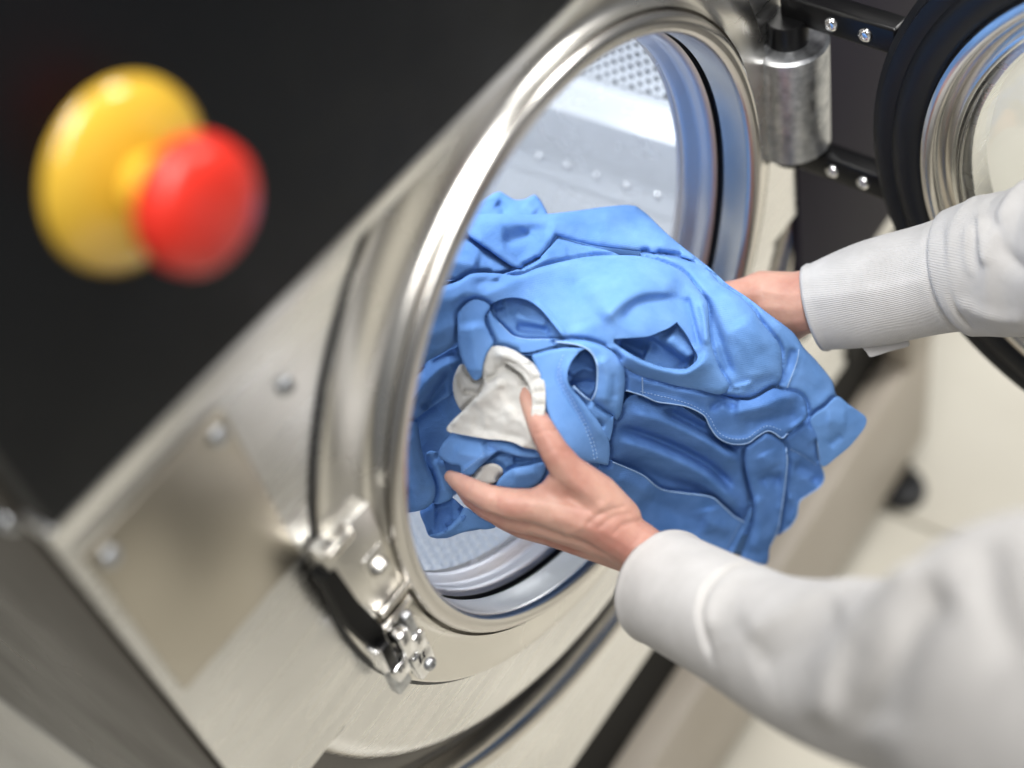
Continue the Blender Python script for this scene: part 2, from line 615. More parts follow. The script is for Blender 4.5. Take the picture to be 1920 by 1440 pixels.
# hinge
HX, HY = .302, .002
hg = lathe('hinge', [(0, .051), (.0305, .051), (.033, .0485), (.033, -.0535), (.0305, -.056), (0, -.056)], ZINC, wm, 64, ((HX, HY, 0), (1, 0, 0), (0, 0, 1), (0, 1, 0)))
lathe('hinge_pin', [(0, .072), (.016, .072), (.017, .070), (.017, -.072), (0, -.073)], BLACKST, hg, 32, ((HX, HY, 0), (1, 0, 0), (0, 0, 1), (0, 1, 0)))
box('hinge_plate', (HX - .012, .010, -.062), (HX + .05, .0185, .057), BLACKST, hg, .002)

# door, swung open about the hinge
PHI = math.radians(85)
U = np.array([-math.cos(PHI), -math.sin(PHI), 0])
NI = np.array([-math.sin(PHI), math.cos(PHI), 0])
DC = np.array([.302, 0, 0]) + U * .34
dfr = (DC, U, NI, np.array([0, 0, 1.0]))
door = lathe('door', [(.18, -.03), (.245, -.03), (.255, -.026), (.259, -.018), (.259, -.004), (.245, -.002), (.18, -.004), (.18, -.03)], STEEL, wm, 160, dfr)
lathe('door_gasket', [(.257, -.003), (.2605, .001), (.2600, .006), (.2545, .009), (.2535, .0125), (.2490, .014), (.2400, .0115), (.2380, .014), (.2300, .016), (.2200, .0145), (.2160, .011), (.2140, .004)], RUBBER, door, 160, dfr)
lathe('door_rim', [(.2165, .008), (.2130, .0150), (.2080, .0165), (.2040, .0150), (.2010, .0100), (.1985, .0030), (.1960, .0060), (.1900, .0080), (.1850, .0030)], POLISH, door, 160, dfr)
lathe('glass_bowl', [(.1985, .002), (.190, .004), (.1860, .010), (.1780, .019), (.162, .025), (.120, .030), (.06, .033), (0, .034), (0, .029), (.06, .028), (.12, .025), (.160, .0205), (.1745, .015), (.1815, .007), (.186, -.001), (.1985, -.002)], GLASS, door, 128, dfr, True)
for z0, z1 in ((-.086, -.060), (.066, .091)):
    fr = (np.array([.302, -.002, 0]), U, NI, np.array([0, 0, 1.0]))
    br = box('hinge_arm', (-.012, -.020, z0), (.092, .0, z1), BLACKST, door, .0035, 3, fr)
    for du in (.036, .066):
        c = np.array([.302, -.002, 0]) + U * du + np.array([0, 0, (z0 + z1) / 2])
        screw('hinge_screw', tuple(c), tuple(NI), .0062, .0035, CHROME, door)

# ------------------------------------------------------------------ laundry: layered sheets with folds
_bp = np.array([[760, 800, .945], [760, 620, .930], [840, 500, .945], [900, 400, 1.02], [1100, 400, 1.03], [1195, 385, 1.035], [1320, 490, 1.01],
                [1000, 560, .955], [1180, 560, .940], [1180, 680, .945], [1400, 600, .975], [1400, 690, .985], [1500, 700, 1.015], [1610, 790, 1.05], [1210, 790, .985], [1300, 800, 1.00], [1420, 800, 1.015],
                [1400, 1000, 1.105], [1500, 930, 1.09], [1250, 950, 1.07], [1340, 900, 1.05], [1160, 860, .995], [1050, 760, .935], [1080, 850, .945], [900, 780, .94], [850, 930, .955], [800, 960, .97], [960, 880, .94]])
DS = 1.045           # the bundle and the hands stand this much deeper than first measured
_bx = (_bp[:, :2] - [1150, 700]) / 300


def _kern(r):
    return np.where(r > 1e-9, r ** 2 * np.log(r + 1e-12), 0)


_K = _kern(np.linalg.norm(_bx[:, None] - _bx[None], axis=2)) + np.eye(len(_bx)) * .02
_A = np.block([[_K, np.c_[np.ones(len(_bx)), _bx]], [np.c_[np.ones(len(_bx)), _bx].T, np.zeros((3, 3))]])
_C = np.linalg.solve(_A, np.r_[_bp[:, 2], 0, 0, 0])


def base_depth(X):
    x = (np.asarray(X, float) - [1150, 700]) / 300
    k = _kern(np.linalg.norm(x[:, None] - _bx[None], axis=2))
    return DS * (k @ _C[:-3] + _C[-3] + x @ _C[-2:])


UNIT = .00058        # one picture unit of relief, in metres


def wrinkle(X, seed, amp, scale):
    r = np.random.default_rng(seed)
    h = np.zeros(len(X))
    for k in range(7):
        a = r.uniform(0, math.pi)
        f = 2 * math.pi / (scale * r.uniform(.6, 1.8))
        d = np.array([math.cos(a), math.sin(a)])
        e = np.array([-d[1], d[0]])
        w = 6 * np.sin(X @ e * f * .37 + r.uniform(0, 6))
        h += np.sin((X @ d + w) * f + r.uniform(0, 6))
    h = .45 * amp * h / 7 ** .5
    # a few sharp creases: folded sine ridges, bent and fading in and out
    for k in range(4):
        a = r.uniform(0, math.pi)
        d = np.array([math.cos(a), math.sin(a)])
        e = np.array([-d[1], d[0]])
        L = scale * r.uniform(1.0, 2.2)
        t = X @ d + 9 * np.sin(X @ e * 2 * math.pi / (L * 1.7) + r.uniform(0, 6)) + 4 * np.sin(X @ e * 2 * math.pi / (L * .6) + r.uniform(0, 6))
        g = 1 - np.abs(np.sin(math.pi * t / L + r.uniform(0, 3)))
        mask = np.clip(np.sin(X @ e * 2 * math.pi / (L * 2.6) + r.uniform(0, 6)) * np.sin(X @ d * 2 * math.pi / (L * 3.1) + r.uniform(0, 6)) * 1.8, 0, 1)
        h += .7 * amp * g ** 3 * mask
    return h


def stroke_h(X, strokes):
    h = np.zeros(len(X))
    for s in strokes:
        pts, amp, wl, wr = s[:4]
        p = s[4] if len(s) > 4 else 1.6
        L, _ = smooth_line(pts, False, 5)
        A, B = L[:-1], L[1:]
        d, side, t = seg_dist(X, A, B)
        i = d.argmin(1)
        n = np.arange(len(X))
        dd, sd = d[n, i], side[n, i]
        u = (i + t[n, i]) / len(A)
        w = np.where(sd > 0, wr, wl)
        tp = np.clip(np.minimum(u / .16, (1 - u) / .16), 0, 1)
        tp = tp * tp * (3 - 2 * tp)
        h += 1.3 * amp * (.12 + .88 * tp) * np.exp(-(dd / w) ** p)
    return h


SHEETS = []


class Sheet:
    def __init__(self, outline, h0, roll=(8, 6), hem=(), strokes=(), grad=(0, 0, 0, 0), seed=1, wr=(1.6, 46)):
        self.L, self.seg = smooth_line(outline, True, 3.0)
        self.h0, self.roll, self.hem, self.strokes, self.grad, self.seed, self.wr = h0, roll, hem, strokes, grad, seed, wr
        self.rolled = ~np.isin(self.seg, list(hem))

    def h(self, X):
        X = np.asarray(X, float)
        gx, gy, cx, cy = self.grad
        h = self.h0 + gx * (X[:, 0] - cx) + gy * (X[:, 1] - cy)
        h += stroke_h(X, self.strokes) + wrinkle(X, self.seed, self.wr[0], self.wr[1])
        r, drop = self.roll
        if r and self.rolled.any():
            A, B = self.L, np.roll(self.L, -1, 0)
            d = seg_dist(X, A[self.rolled], B[self.rolled])[0].min(1)
            q = np.clip(d / r, 0, 1)
            h -= drop * (1 - np.sqrt(np.clip(1 - (1 - q) ** 2, 0, 1)))
        return h

    def pos(self, X, lift=0):
        X = np.asarray(X, float)
        return at(X[:, 0], X[:, 1], base_depth(X) - (self.h(X) + lift) * UNIT)

    def build(self, name, m, parent=None, holes=(), step=4.2, thick=.0011):
        L = self.L
        lo, hi = L.min(0), L.max(0)
        g = []
        j = 0
        y = lo[1]
        while y < hi[1]:
            xs = np.arange(lo[0] + (j % 2) * step / 2, hi[0], step)
            g.append(np.c_[xs, np.full(len(xs), y)])
            y += step * .866
            j += 1
        g = np.concatenate(g)
        g = g[inside(g, L)]
        loops = [L] + [smooth_line(h_, True, 3.0)[0] for h_ in holes]
        rings = []
        for q in loops:
            d = np.concatenate([seg_dist(c, q, np.roll(q, -1, 0))[0].min(1) for c in np.array_split(g, max(1, len(g) // 3000))])
            g = g[d > 3.4]
            t = np.roll(q, -1, 0) - np.roll(q, 1, 0)
            t /= np.linalg.norm(t, axis=1)[:, None] + 1e-9
            nrm = np.c_[-t[:, 1], t[:, 0]]
            for off in (.7, 1.9):
                for sg in (1, -1):
                    c = q + sg * off * nrm
                    dd = seg_dist(c, q, np.roll(q, -1, 0))[0].min(1)
                    rings.append(c[(dd > off * .93) & inside(c, L)])
        for q in loops[1:]:
            g = g[~inside(g, q)]
            rings = [c[~inside(c, q)] for c in rings]
        pts = np.concatenate(loops + rings + [g])
        E, k = [], 0
        for q in loops:
            E += [(k + i, k + (i + 1) % len(q)) for i in range(len(q))]
            k += len(q)
        vv, ee, ff, *_ = delaunay_2d_cdt([Vector(p) for p in pts], E, [], 1, 1e-4)
        V2 = np.array([tuple(v) for v in vv])
        T = np.array([tuple(f) for f in ff if len(f) == 3])
        cen = V2[T].mean(1)
        ok = inside(cen, L)
        for q in loops[1:]:
            ok &= ~inside(cen, q)
        T = T[ok]
        used = np.unique(T)
        mp = -np.ones(len(V2), int)
        mp[used] = np.arange(len(used))
        V2, T = V2[used], mp[T]
        V = np.concatenate([self.pos(c) for c in np.array_split(V2, max(1, len(V2) // 2500))])
        a, b, c = V[T[:, 0]], V[T[:, 1]], V[T[:, 2]]
        n = np.cross(b - a, c - a)
        flip = ((a - CAM) * n).sum(1) > 0
        T[flip] = T[flip][:, ::-1]
        o = pydata(name, V, T, m, parent)
        self.o, self.X2 = o, V2
        SHEETS.append(self)
        s = o.modifiers.new('thick', 'SOLIDIFY')
        s.thickness = thick
        s.offset = -1
        return o


def tube_mesh(V, r, n=8, cap=True):
    V = np.asarray(V, float)
    k = len(V)
    r = np.broadcast_to(np.asarray(r, float), (k,))
    T = np.gradient(V, axis=0)
    T /= np.linalg.norm(T, axis=1)[:, None] + 1e-12
    up = np.array([.3, .2, .93])
    X, F = [], []
    for i in range(k):
        a = np.cross(T[i], up)
        a /= np.linalg.norm(a) + 1e-12
        b = np.cross(T[i], a)
        for q in range(n):
            t = 2 * math.pi * q / n
            X.append(V[i] + r[i] * (math.cos(t) * a + math.sin(t) * b))
    for i in range(k - 1):
        for q in range(n):
            F.append((i * n + q, i * n + (q + 1) % n, (i + 1) * n + (q + 1) % n, (i + 1) * n + q))
    if cap:
        F.append(tuple(range(n))[::-1])
        F.append(tuple((k - 1) * n + q for q in range(n)))
    return X, F


def seam(name, sh, pts, r=1.0, m=None, parent=None, lift=.4, closed=False):
    """a raised hem edge laid along a sheet"""
    L, _ = smooth_line(pts, closed, 4)
    X, F = tube_mesh(sh.pos(L, lift), r * UNIT, 6)
    return pydata(name, X, F, m or THREAD, parent)


def stitches(name, sh, pts, m=None, parent=None, every=7.5, length=4.2, r=.65, lift=.6, jitter=.5):
    """a row of single stitches, joined as they are too small to pick apart"""
    L, _ = smooth_line(pts, False, 1.0)
    s = np.r_[0, np.cumsum(np.linalg.norm(np.diff(L, axis=0), axis=1))]
    VV, FF = [], []
    rg = np.random.default_rng(5)
    t = 2.0
    while t + length < s[-1]:
        q = np.linspace(t, t + length, 4)
        c = np.c_[np.interp(q, s, L[:, 0]), np.interp(q, s, L[:, 1])] + rg.normal(0, jitter * .5, 2)
        X, F = tube_mesh(sh.pos(c, lift), np.array([.5, 1, 1, .5]) * r * UNIT, 5)
        b = len(VV)
        VV += list(X)
        FF += [tuple(b + i for i in f) for f in F]
        t += every
    o = pydata(name, VV, FF, m or THREAD, parent)
    o['kind'] = 'stuff'
    return o


def crop(x0, y0, k, pts):
    return [(x0 + p[0] / k, y0 + p[1] / k, *p[2:]) for p in pts]


# --- the pale blue shirt -----------------------------------------------------
shirt = empty('work_shirt', at(1180, 600, .99))
tag(shirt, 'light blue cotton work shirt bundled in the drum opening with looped straps', 'shirt')
trous = empty('work_trousers', at(1300, 900, 1.0))
tag(trous, 'darker blue twill trousers crumpled under the light blue shirt, above the near cuff', 'trousers')

# bulk of the bundle behind the folds (a closed, lumpy body)
def lump(name, pts, h0, hb, m, parent, seed):
    sh = Sheet(pts, h0, (60, 70), (), (), seed=seed, wr=(7, 90))
    o = sh.build(name, m, parent, step=9, thick=.0011)
    me = o.data
    V = np.array([v.co for v in me.vertices])
    # a second, deeper skin closes the body
    X = np.array([[ROT[0] @ (v - CAM), ROT[1] @ (v - CAM), ROT[2] @ (v - CAM)] for v in V])
    px = X[:, :2] / X[:, 2:] * FPX + [960, 720]
    d = np.concatenate([seg_dist(c, sh.L, np.roll(sh.L, -1, 0))[0].min(1) for c in np.array_split(px, max(1, len(px) // 2500))])
    q = np.clip(d / 120, 0, 1)
    V2 = at(px[:, 0], px[:, 1], X[:, 2] + .002 + hb * np.sqrt(1 - (1 - q) ** 2))
    n = len(V)
    F = [tuple(p.vertices) for p in me.polygons]
    bpy.data.objects.remove(o)
    edge = {}
    for f in F:
        for i in range(3):
            e = (f[i], f[(i + 1) % 3])
            edge[e] = 1
    rim = [(a, b) for a, b in edge if (b, a) not in edge]
    FF = F + [tuple(n + i for i in f[::-1]) for f in F] + [(b, a, n + a, n + b) for a, b in rim]
    return pydata(name, np.concatenate([V, V2]), FF, m, parent)


lump('inner_folds', [(750, 640), (800, 560), (870, 450), (960, 420), (1180, 410), (1290, 500), (1400, 600), (1440, 700), (1380, 740), (1200, 720), (1080, 760), (1000, 850), (900, 880), (850, 930), (790, 930), (755, 800)], -118, .05, BLUE, shirt, 3)
lump('inner_folds', [(1090, 740), (1300, 740), (1440, 710), (1530, 760), (1520, 860), (1470, 960), (1420, 1030), (1340, 1030), (1200, 960), (1110, 880)], -112, .05, DENIM, trous, 4)

# far fold tops inside the drum
s1 = Sheet([(850, 392), (880, 386), (905, 373), (936, 359), (951, 366), (966, 374), (985, 373), (1003, 365), (1013, 373), (1021, 386), (1028, 402), (1030, 440), (850, 440)], -60, (7, 8), (), [([(930, 380), (945, 392), (940, 405)], -9, 9, 9), ([(985, 380), (1005, 400)], 5, 10, 10)], seed=11)
s1.build('sleeve_tip', BLUE, shirt)
# long roll along the top
s2 = Sheet([(800, 470), (862, 420), (878, 402), (930, 401), (1020, 401), (1080, 395), (1130, 388), (1176, 384), (1194, 386, 1), (1215, 402), (1250, 436), (1282, 463), (1312, 486), (1345, 515), (1300, 490), (1260, 478), (1200, 471), (1160, 466), (1120, 461), (1085, 453), (1044, 442, 1), (1028, 466), (1011, 484), (990, 498), (972, 503), (957, 498, 1), (917, 469), (886, 448), (866, 436), (820, 480)], -6, (15, 15), (),
            [([(870, 418), (940, 420), (1040, 418), (1120, 412), (1190, 400)], 10, 16, 30), ([(940, 452), (975, 446), (1003, 431), (1040, 436)], -13, 24, 12),
             ([(1005, 437), (985, 470), (965, 492)], -9, 22, 26), ([(1100, 440), (1180, 445), (1270, 462)], 5, 26, 14)], seed=12)
s2.build('rolled_back', BLUE, shirt)
s3 = Sheet([(800, 470), (840, 440), (866, 433), (917, 465), (962, 498), (945, 508), (886, 516), (869, 523), (820, 528), (780, 540)], -30, (6, 5), (), [([(820, 490), (860, 490), (900, 500)], 12, 26, 20)], seed=13)
s3.build('side_fold', BLUE, shirt)
s3b = Sheet([(790, 520), (830, 527), (869, 522), (900, 515), (880, 545), (820, 560), (780, 580)], -34, (6, 5), (), [([(800, 545), (850, 535)], 8, 12, 8)], seed=14)
s3b.build('side_fold', BLUE, shirt)
s5 = Sheet([(1046, 443, 1), (1085, 455), (1130, 466), (1165, 480), (1150, 500), (1060, 520), (980, 545), (930, 540), (936, 518), (975, 503), (1011, 484), (1030, 464)], -14, (6, 6), (), [([(1040, 470), (1000, 505), (950, 530)], 7, 20, 26), ([(1060, 478), (1110, 470)], -4, 12, 12)], seed=15)
s5.build('side_fold', BLUE, shirt)

# right flank and the outer layer behind it
s7 = Sheet([(1270, 470), (1319, 492), (1365, 532), (1405, 559), (1440, 586), (1488, 623), (1509, 652), (1532, 676), (1561, 713), (1570, 741), (1594, 759), (1620, 778), (1625, 786), (1622, 800), (1612, 815), (1594, 836), (1570, 856), (1548, 872), (1536, 850), (1526, 800), (1500, 790), (1470, 740), (1420, 640), (1330, 560)], -34, (10, 8), (10, 11, 12, 13, 14, 15, 16),
            [([(1500, 655), (1494, 685), (1476, 727)], 4, 3, 9), ([(1490, 650), (1478, 690), (1466, 730)], -9, 12, 8), ([(1572, 742), (1550, 760), (1528, 780)], 4, 3, 16), ([(1440, 592), (1500, 655), (1555, 728)], 6, 10, 20),
             ([(1560, 830), (1585, 815)], -4, 8, 8)], seed=16, wr=(2.2, 60))
s7.build('shirt_tail', BLUE, shirt)
seam('hem_edge', s7, [(1499, 655), (1496, 675), (1486, 703), (1477, 727)], .8, THREAD, shirt, .6)
s6 = Sheet([(1200, 480), (1260, 476), (1310, 488), (1350, 530), (1386, 553), (1413, 580), (1427, 602), (1459, 640, 1), (1466, 658), (1467, 680), (1467, 707), (1456, 724), (1436, 737), (1413, 755), (1400, 753, 1), (1380, 747), (1352, 740), (1310, 730), (1300, 690), (1300, 600)], -8, (13, 12), (),
            [([(1310, 545), (1334, 590), (1352, 650), (1375, 715)], -16, 11, 34), ([(1375, 600), (1410, 660), (1425, 720)], 9, 34, 26), ([(1330, 640), (1352, 700), (1362, 738)], 8, 18, 10),
             ([(1374, 728), (1395, 722), (1412, 714)], 6, 3, 10), ([(1376, 731), (1395, 726)], -5, 3, 4), ([(1350, 540), (1400, 600), (1445, 660)], 5, 14, 20)], seed=17)
s6.build('shirt_front', BLUE, shirt)

# pocket hollow
s9 = Sheet([(1140, 615), (1210, 590), (1260, 560), (1300, 545), (1335, 600), (1335, 670), (1300, 705), (1230, 700), (1160, 670)], -30, (0, 0), (),
           [([(1215, 632), (1250, 656), (1296, 688)], -15, 4, 18), ([(1275, 603), (1298, 630), (1318, 660)], 8, 26, 5), ([(1240, 628), (1280, 660), (1305, 675)], 12, 20, 10), ([(1160, 640), (1215, 665)], -40, 22, 20),
            ([(1255, 622), (1285, 645), (1304, 672)], 16, 14, 26)], seed=18)
s9.build('pocket_lining', BLUE, shirt)

# the big dome with the pocket mouth and the strap hole cut in it
dome = [(745, 640), (780, 580), (815, 545), (860, 527), (886, 513), (930, 512), (972, 516), (1010, 502), (1060, 489), (1110, 480), (1160, 478), (1210, 481), (1250, 494), (1282, 510), (1304, 534), (1326, 565), (1330, 592), (1331, 620), (1336, 650), (1350, 690), (1368, 722),
        (1352, 739), (1311, 731), (1269, 723), (1248, 717), (1207, 706), (1180, 694), (1160, 672), (1140, 650), (1108, 650), (1060, 640), (1030, 650), (985, 660), (930, 652), (890, 640), (862, 640), (840, 655), (800, 680), (765, 720), (748, 740)]
pocket = [(1271, 603, 1), (1256, 614), (1240, 621), (1217, 630), (1186, 633), (1152, 635, 1), (1151, 642, 1), (1165, 652), (1200, 672), (1240, 687), (1270, 691), (1287, 691), (1298, 684), (1309, 671), (1304, 655), (1290, 628)]
strap_hole = [(919, 573), (932, 564), (952, 558), (975, 558), (996, 565), (1017, 582), (1036, 605), (1052, 625), (1062, 638, 1), (1032, 637), (990, 636), (963, 630), (948, 617), (936, 605), (922, 590)]
s4 = Sheet(dome, 16, (12, 13), (26, 27, 28, 29, 30, 31, 32),
           [([(900, 560), (960, 530), (1030, 500), (1090, 488)], 6, 10, 22), ([(1090, 560), (1150, 530), (1220, 520), (1290, 530)], 9, 30, 26), ([(1070, 530), (1130, 515), (1180, 512)], -4, 12, 14),
            ([(1165, 612), (1190, 575), (1230, 562), (1292, 560)], -11, 14, 32), ([(1130, 605), (1165, 570), (1210, 548), (1270, 548)], 10, 22, 12), 
            ([(1160, 655), (1210, 684), (1280, 700), (1316, 680), (1326, 655)], 14, 7, 16), ([(1312, 560), (1322, 600), (1326, 650)], 9, 8, 6), ([(1290, 552), (1295, 580), (1303, 612), (1314, 655)], -12, 4, 18),
            ([(1005, 560), (1040, 600), (1065, 632)], 5, 4, 22), ([(860, 555), (880, 580), (905, 600)], -5, 16, 18), ([(1080, 520), (1075, 570), (1090, 620)], -4, 22, 22), ([(930, 520), (900, 530), (950, 523)], -4, 8, 8),
            ([(800, 560), (850, 560), (900, 545)], 5, 20, 26), ([(780, 640), (830, 620), (865, 600)], 5, 18, 18), ([(1150, 690), (1240, 712), (1340, 730)], -5, 14, 10)], seed=19, wr=(1.3, 70))
s4.build('shirt_body', BLUE, shirt, [pocket, strap_hole])
seam('hem_edge', s4, [(975, 557), (997, 563.5), (1018, 580.5), (1037, 603), (1053, 623)], .7, THREAD, shirt, -1.5)

# what shows through the strap hole, and the strap's inner band
s8 = Sheet([(900, 560), (950, 545), (1000, 555), (1050, 600), (1075, 640), (1040, 655), (980, 650), (930, 630)], -14, (0, 0), (), [([(965, 615), (1000, 616), (1035, 622)], -9, 8, 9), ([(960, 590), (990, 600), (1030, 610)], 8, 16, 10), ([(925, 580), (950, 575)], -10, 16, 14)], seed=20)
s8.build('inner_panel', BLUE, shirt)
s8b = Sheet([(916, 580, 1), (909, 598), (914, 617), (925, 637), (936, 655), (960, 663), (1000, 664), (1060, 655), (1072, 644), (1032, 637), (990, 637), (963, 631), (948, 618), (936, 606), (925, 592)], 4, (0, 0), (), [([(918, 590), (930, 620), (965, 645), (1040, 648)], -8, 8, 8)], grad=(.0, -.25, 960, 630), seed=21, wr=(.6, 30))
s8b.build('strap', BLUE, shirt)
seam('hem_edge', s8b, [(936, 605.5), (948, 617.5), (963, 630.5), (990, 636.5), (1032, 637), (1068, 641)], 1.1, THREAD, shirt, .8)

# left side folds, half behind the rolled lip
s17 = Sheet([(740, 690), (775, 690), (820, 668), (860, 648), (880, 660), (880, 720), (840, 745), (800, 770), (760, 800), (735, 800)], -20, (8, 8), (),
            [([(780, 700), (820, 675), (862, 655)], -12, 8, 14), ([(764, 770), (800, 720), (830, 690), (860, 676)], 13, 16, 11), ([(790, 770), (835, 715), (845, 690)], -16, 10, 16)], seed=22)
s17.build('side_fold', BLUE, shirt)
s17d = Sheet([(740, 760), (790, 760), (860, 720), (880, 760), (850, 820), (820, 870), (790, 880), (750, 850)], -74, (0, 0), (), [([(770, 800), (830, 760)], -8, 16, 16)], seed=23)
s17d.build('side_fold', BLUE, shirt)
s17c = Sheet([(735, 800), (757, 792), (770, 788), (783, 791), (787, 815), (791, 840), (800, 868), (812, 893), (818, 915), (814, 938), (803, 950), (788, 957), (757, 962), (735, 960)], -12, (12, 12), (), [([(765, 810), (775, 870), (790, 930)], 7, 14, 22), ([(757, 925), (770, 915)], -10, 12, 12)], seed=24)
s17c.build('side_fold', BLUE, shirt)
s17e = Sheet([(800, 850), (825, 850), (840, 890), (850, 930), (820, 945), (800, 930)], -30, (8, 8), (), [([(815, 860), (830, 900), (838, 930)], 8, 8, 10)], seed=25)
s17e.build('side_fold', BLUE, shirt)

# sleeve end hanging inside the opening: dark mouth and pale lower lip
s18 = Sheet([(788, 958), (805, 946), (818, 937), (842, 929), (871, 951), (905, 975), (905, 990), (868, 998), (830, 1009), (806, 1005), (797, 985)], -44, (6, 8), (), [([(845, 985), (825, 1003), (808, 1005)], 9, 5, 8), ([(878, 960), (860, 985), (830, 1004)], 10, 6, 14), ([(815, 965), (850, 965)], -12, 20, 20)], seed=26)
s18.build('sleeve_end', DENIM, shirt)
s19 = Sheet([(806, 1004), (826, 996), (845, 983), (862, 965), (872, 951), (890, 960), (930, 985), (915, 992), (890, 992), (862, 1000), (835, 1009)], -36, (5, 6), (), [([(812, 1005), (845, 992), (868, 968)], 6, 5, 8)], seed=27)
s19.build('sleeve_lip', BLUE, shirt)

# collar tab
s13 = Sheet([(862, 585), (890, 562), (919, 573), (911, 590), (910, 604), (917, 622), (926, 641), (922, 650), (913, 664), (907, 682), (903, 706), (893, 713), (884, 706), (868, 676), (861, 650), (859, 615)], 24, (4, 4), (0, 1), [([(886, 600), (893, 660), (893, 708)], 8, 20, 20)], grad=(0, .04, 890, 600), seed=28, wr=(.7, 40))
s13.build('collar_tab', BLUE, shirt)

# strap loop standing round the second hole
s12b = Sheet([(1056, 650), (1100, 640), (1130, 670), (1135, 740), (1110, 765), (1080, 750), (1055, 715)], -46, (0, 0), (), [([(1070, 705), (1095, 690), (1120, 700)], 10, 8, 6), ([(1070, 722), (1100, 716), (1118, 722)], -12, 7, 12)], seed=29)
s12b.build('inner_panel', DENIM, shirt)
s12 = Sheet([(1040, 640, 1), (1078, 636), (1110, 640), (1145, 655), (1168, 680), (1173, 705), (1171, 740), (1165, 775), (1157, 788, 1), (1147, 776), (1130, 764), (1109, 750, 1), (1118, 735), (1121, 718), (1121, 684), (1113, 664), (1099, 652), (1078, 645)], 22, (14, 12), (0, 11, 12, 13, 14, 15, 16, 17),
            [([(1128, 665), (1140, 710), (1135, 760)], 7, 10, 18), ([(1150, 700), (1152, 750)], -3, 6, 6)], seed=30, wr=(.8, 30))
s12.build('strap', BLUE, shirt)
seam('hem_edge', s12, [(1042, 640.5), (1078, 645), (1099, 652), (1112.5, 664), (1120.5, 684), (1120.5, 718), (1117.5, 735), (1109, 750), (1094, 741), (1076, 724)], 1.1, THREAD, shirt, .8)
s11 = Sheet([(1072, 724, 1), (1092, 740), (1109, 751), (1132, 764), (1151, 774, 1), (1150, 800), (1144, 827, 1), (1127, 797), (1105, 766), (1085, 745)], 16, (0, 0), (), [([(1105, 757), (1140, 790)], 3, 12, 12)], seed=31, wr=(.5, 30))
s11.build('strap_end', BLUE, shirt)
band = [(998, 668), (1014, 661), (1032, 656), (1058, 652), (1075, 652), (1099, 653, 1), (1086, 661), (1073, 676), (1065, 696), (1065, 715), (1073, 730), (1088, 746), (1109, 772), (1127, 797), (1142, 826), (1144, 850), (1141, 872, 1), (1118, 868), (1073, 864, 1), (1058, 845), (1045, 815), (1030, 780), (1020, 745), (1012, 700)]
s10 = Sheet(band, 30, (5, 4), (6, 7, 8, 9, 10, 11, 12, 13), [([(1082, 662), (1066, 690), (1068, 720), (1100, 770), (1136, 830)], 5, 9, 9), ([(1050, 680), (1050, 715), (1072, 752), (1098, 797), (1113, 835), (1118, 865)], -4, 4, 4)], grad=(-.08, 0, 1080, 760), seed=32, wr=(.7, 50))
s10.build('collar_band', BLUE, shirt)
stitches('stitching', s10, [(1058, 664), (1049, 686), (1048, 714), (1070, 751), (1095, 796), (1110, 835), (1115, 864)], THREAD, shirt)
stitches('stitching', s10, [(1052, 690), (1053, 713), (1075, 750), (1100, 795), (1116, 835), (1121, 862)], THREAD, shirt)

# folds between thumb and fingers
s16c = Sheet([(880, 850), (960, 835), (1030, 850), (1030, 895), (1000, 925), (930, 925), (870, 910)], -22, (0, 0), (), [([(960, 860), (1010, 862)], -16, 8, 8), ([(940, 845), (990, 858), (1015, 855)], 9, 5, 8)], seed=33)
s16c.build('inner_panel', BLUE, shirt)
s16b = Sheet([(940, 893), (962, 878), (990, 872), (1022, 866), (1022, 885), (1010, 905), (985, 918), (950, 917), (930, 914)], -4, (6, 6), (), [([(960, 890), (1010, 885)], 5, 14, 14)], seed=34)
s16b.build('side_fold', BLUE, shirt)
s16 = Sheet([(823, 852), (828, 835), (840, 820), (850, 808), (903, 815), (960, 822), (1010, 840), (1020, 856), (985, 858), (952, 850), (935, 846), (915, 862), (895, 881), (886, 890), (866, 893), (863, 874), (848, 871), (832, 862)], 6, (6, 6), (), [([(905, 826), (922, 842), (936, 848)], -6, 10, 5), ([(850, 845), (890, 855), (915, 850)], 6, 16, 12), ([(870, 883), (890, 868), (915, 852)], 3, 4, 4)], seed=35)
s16.build('side_fold', BLUE, shirt)
stitches('stitching', s16, [(868, 884), (888, 868), (912, 846)], THREAD, shirt, 6, 3.4, .5)

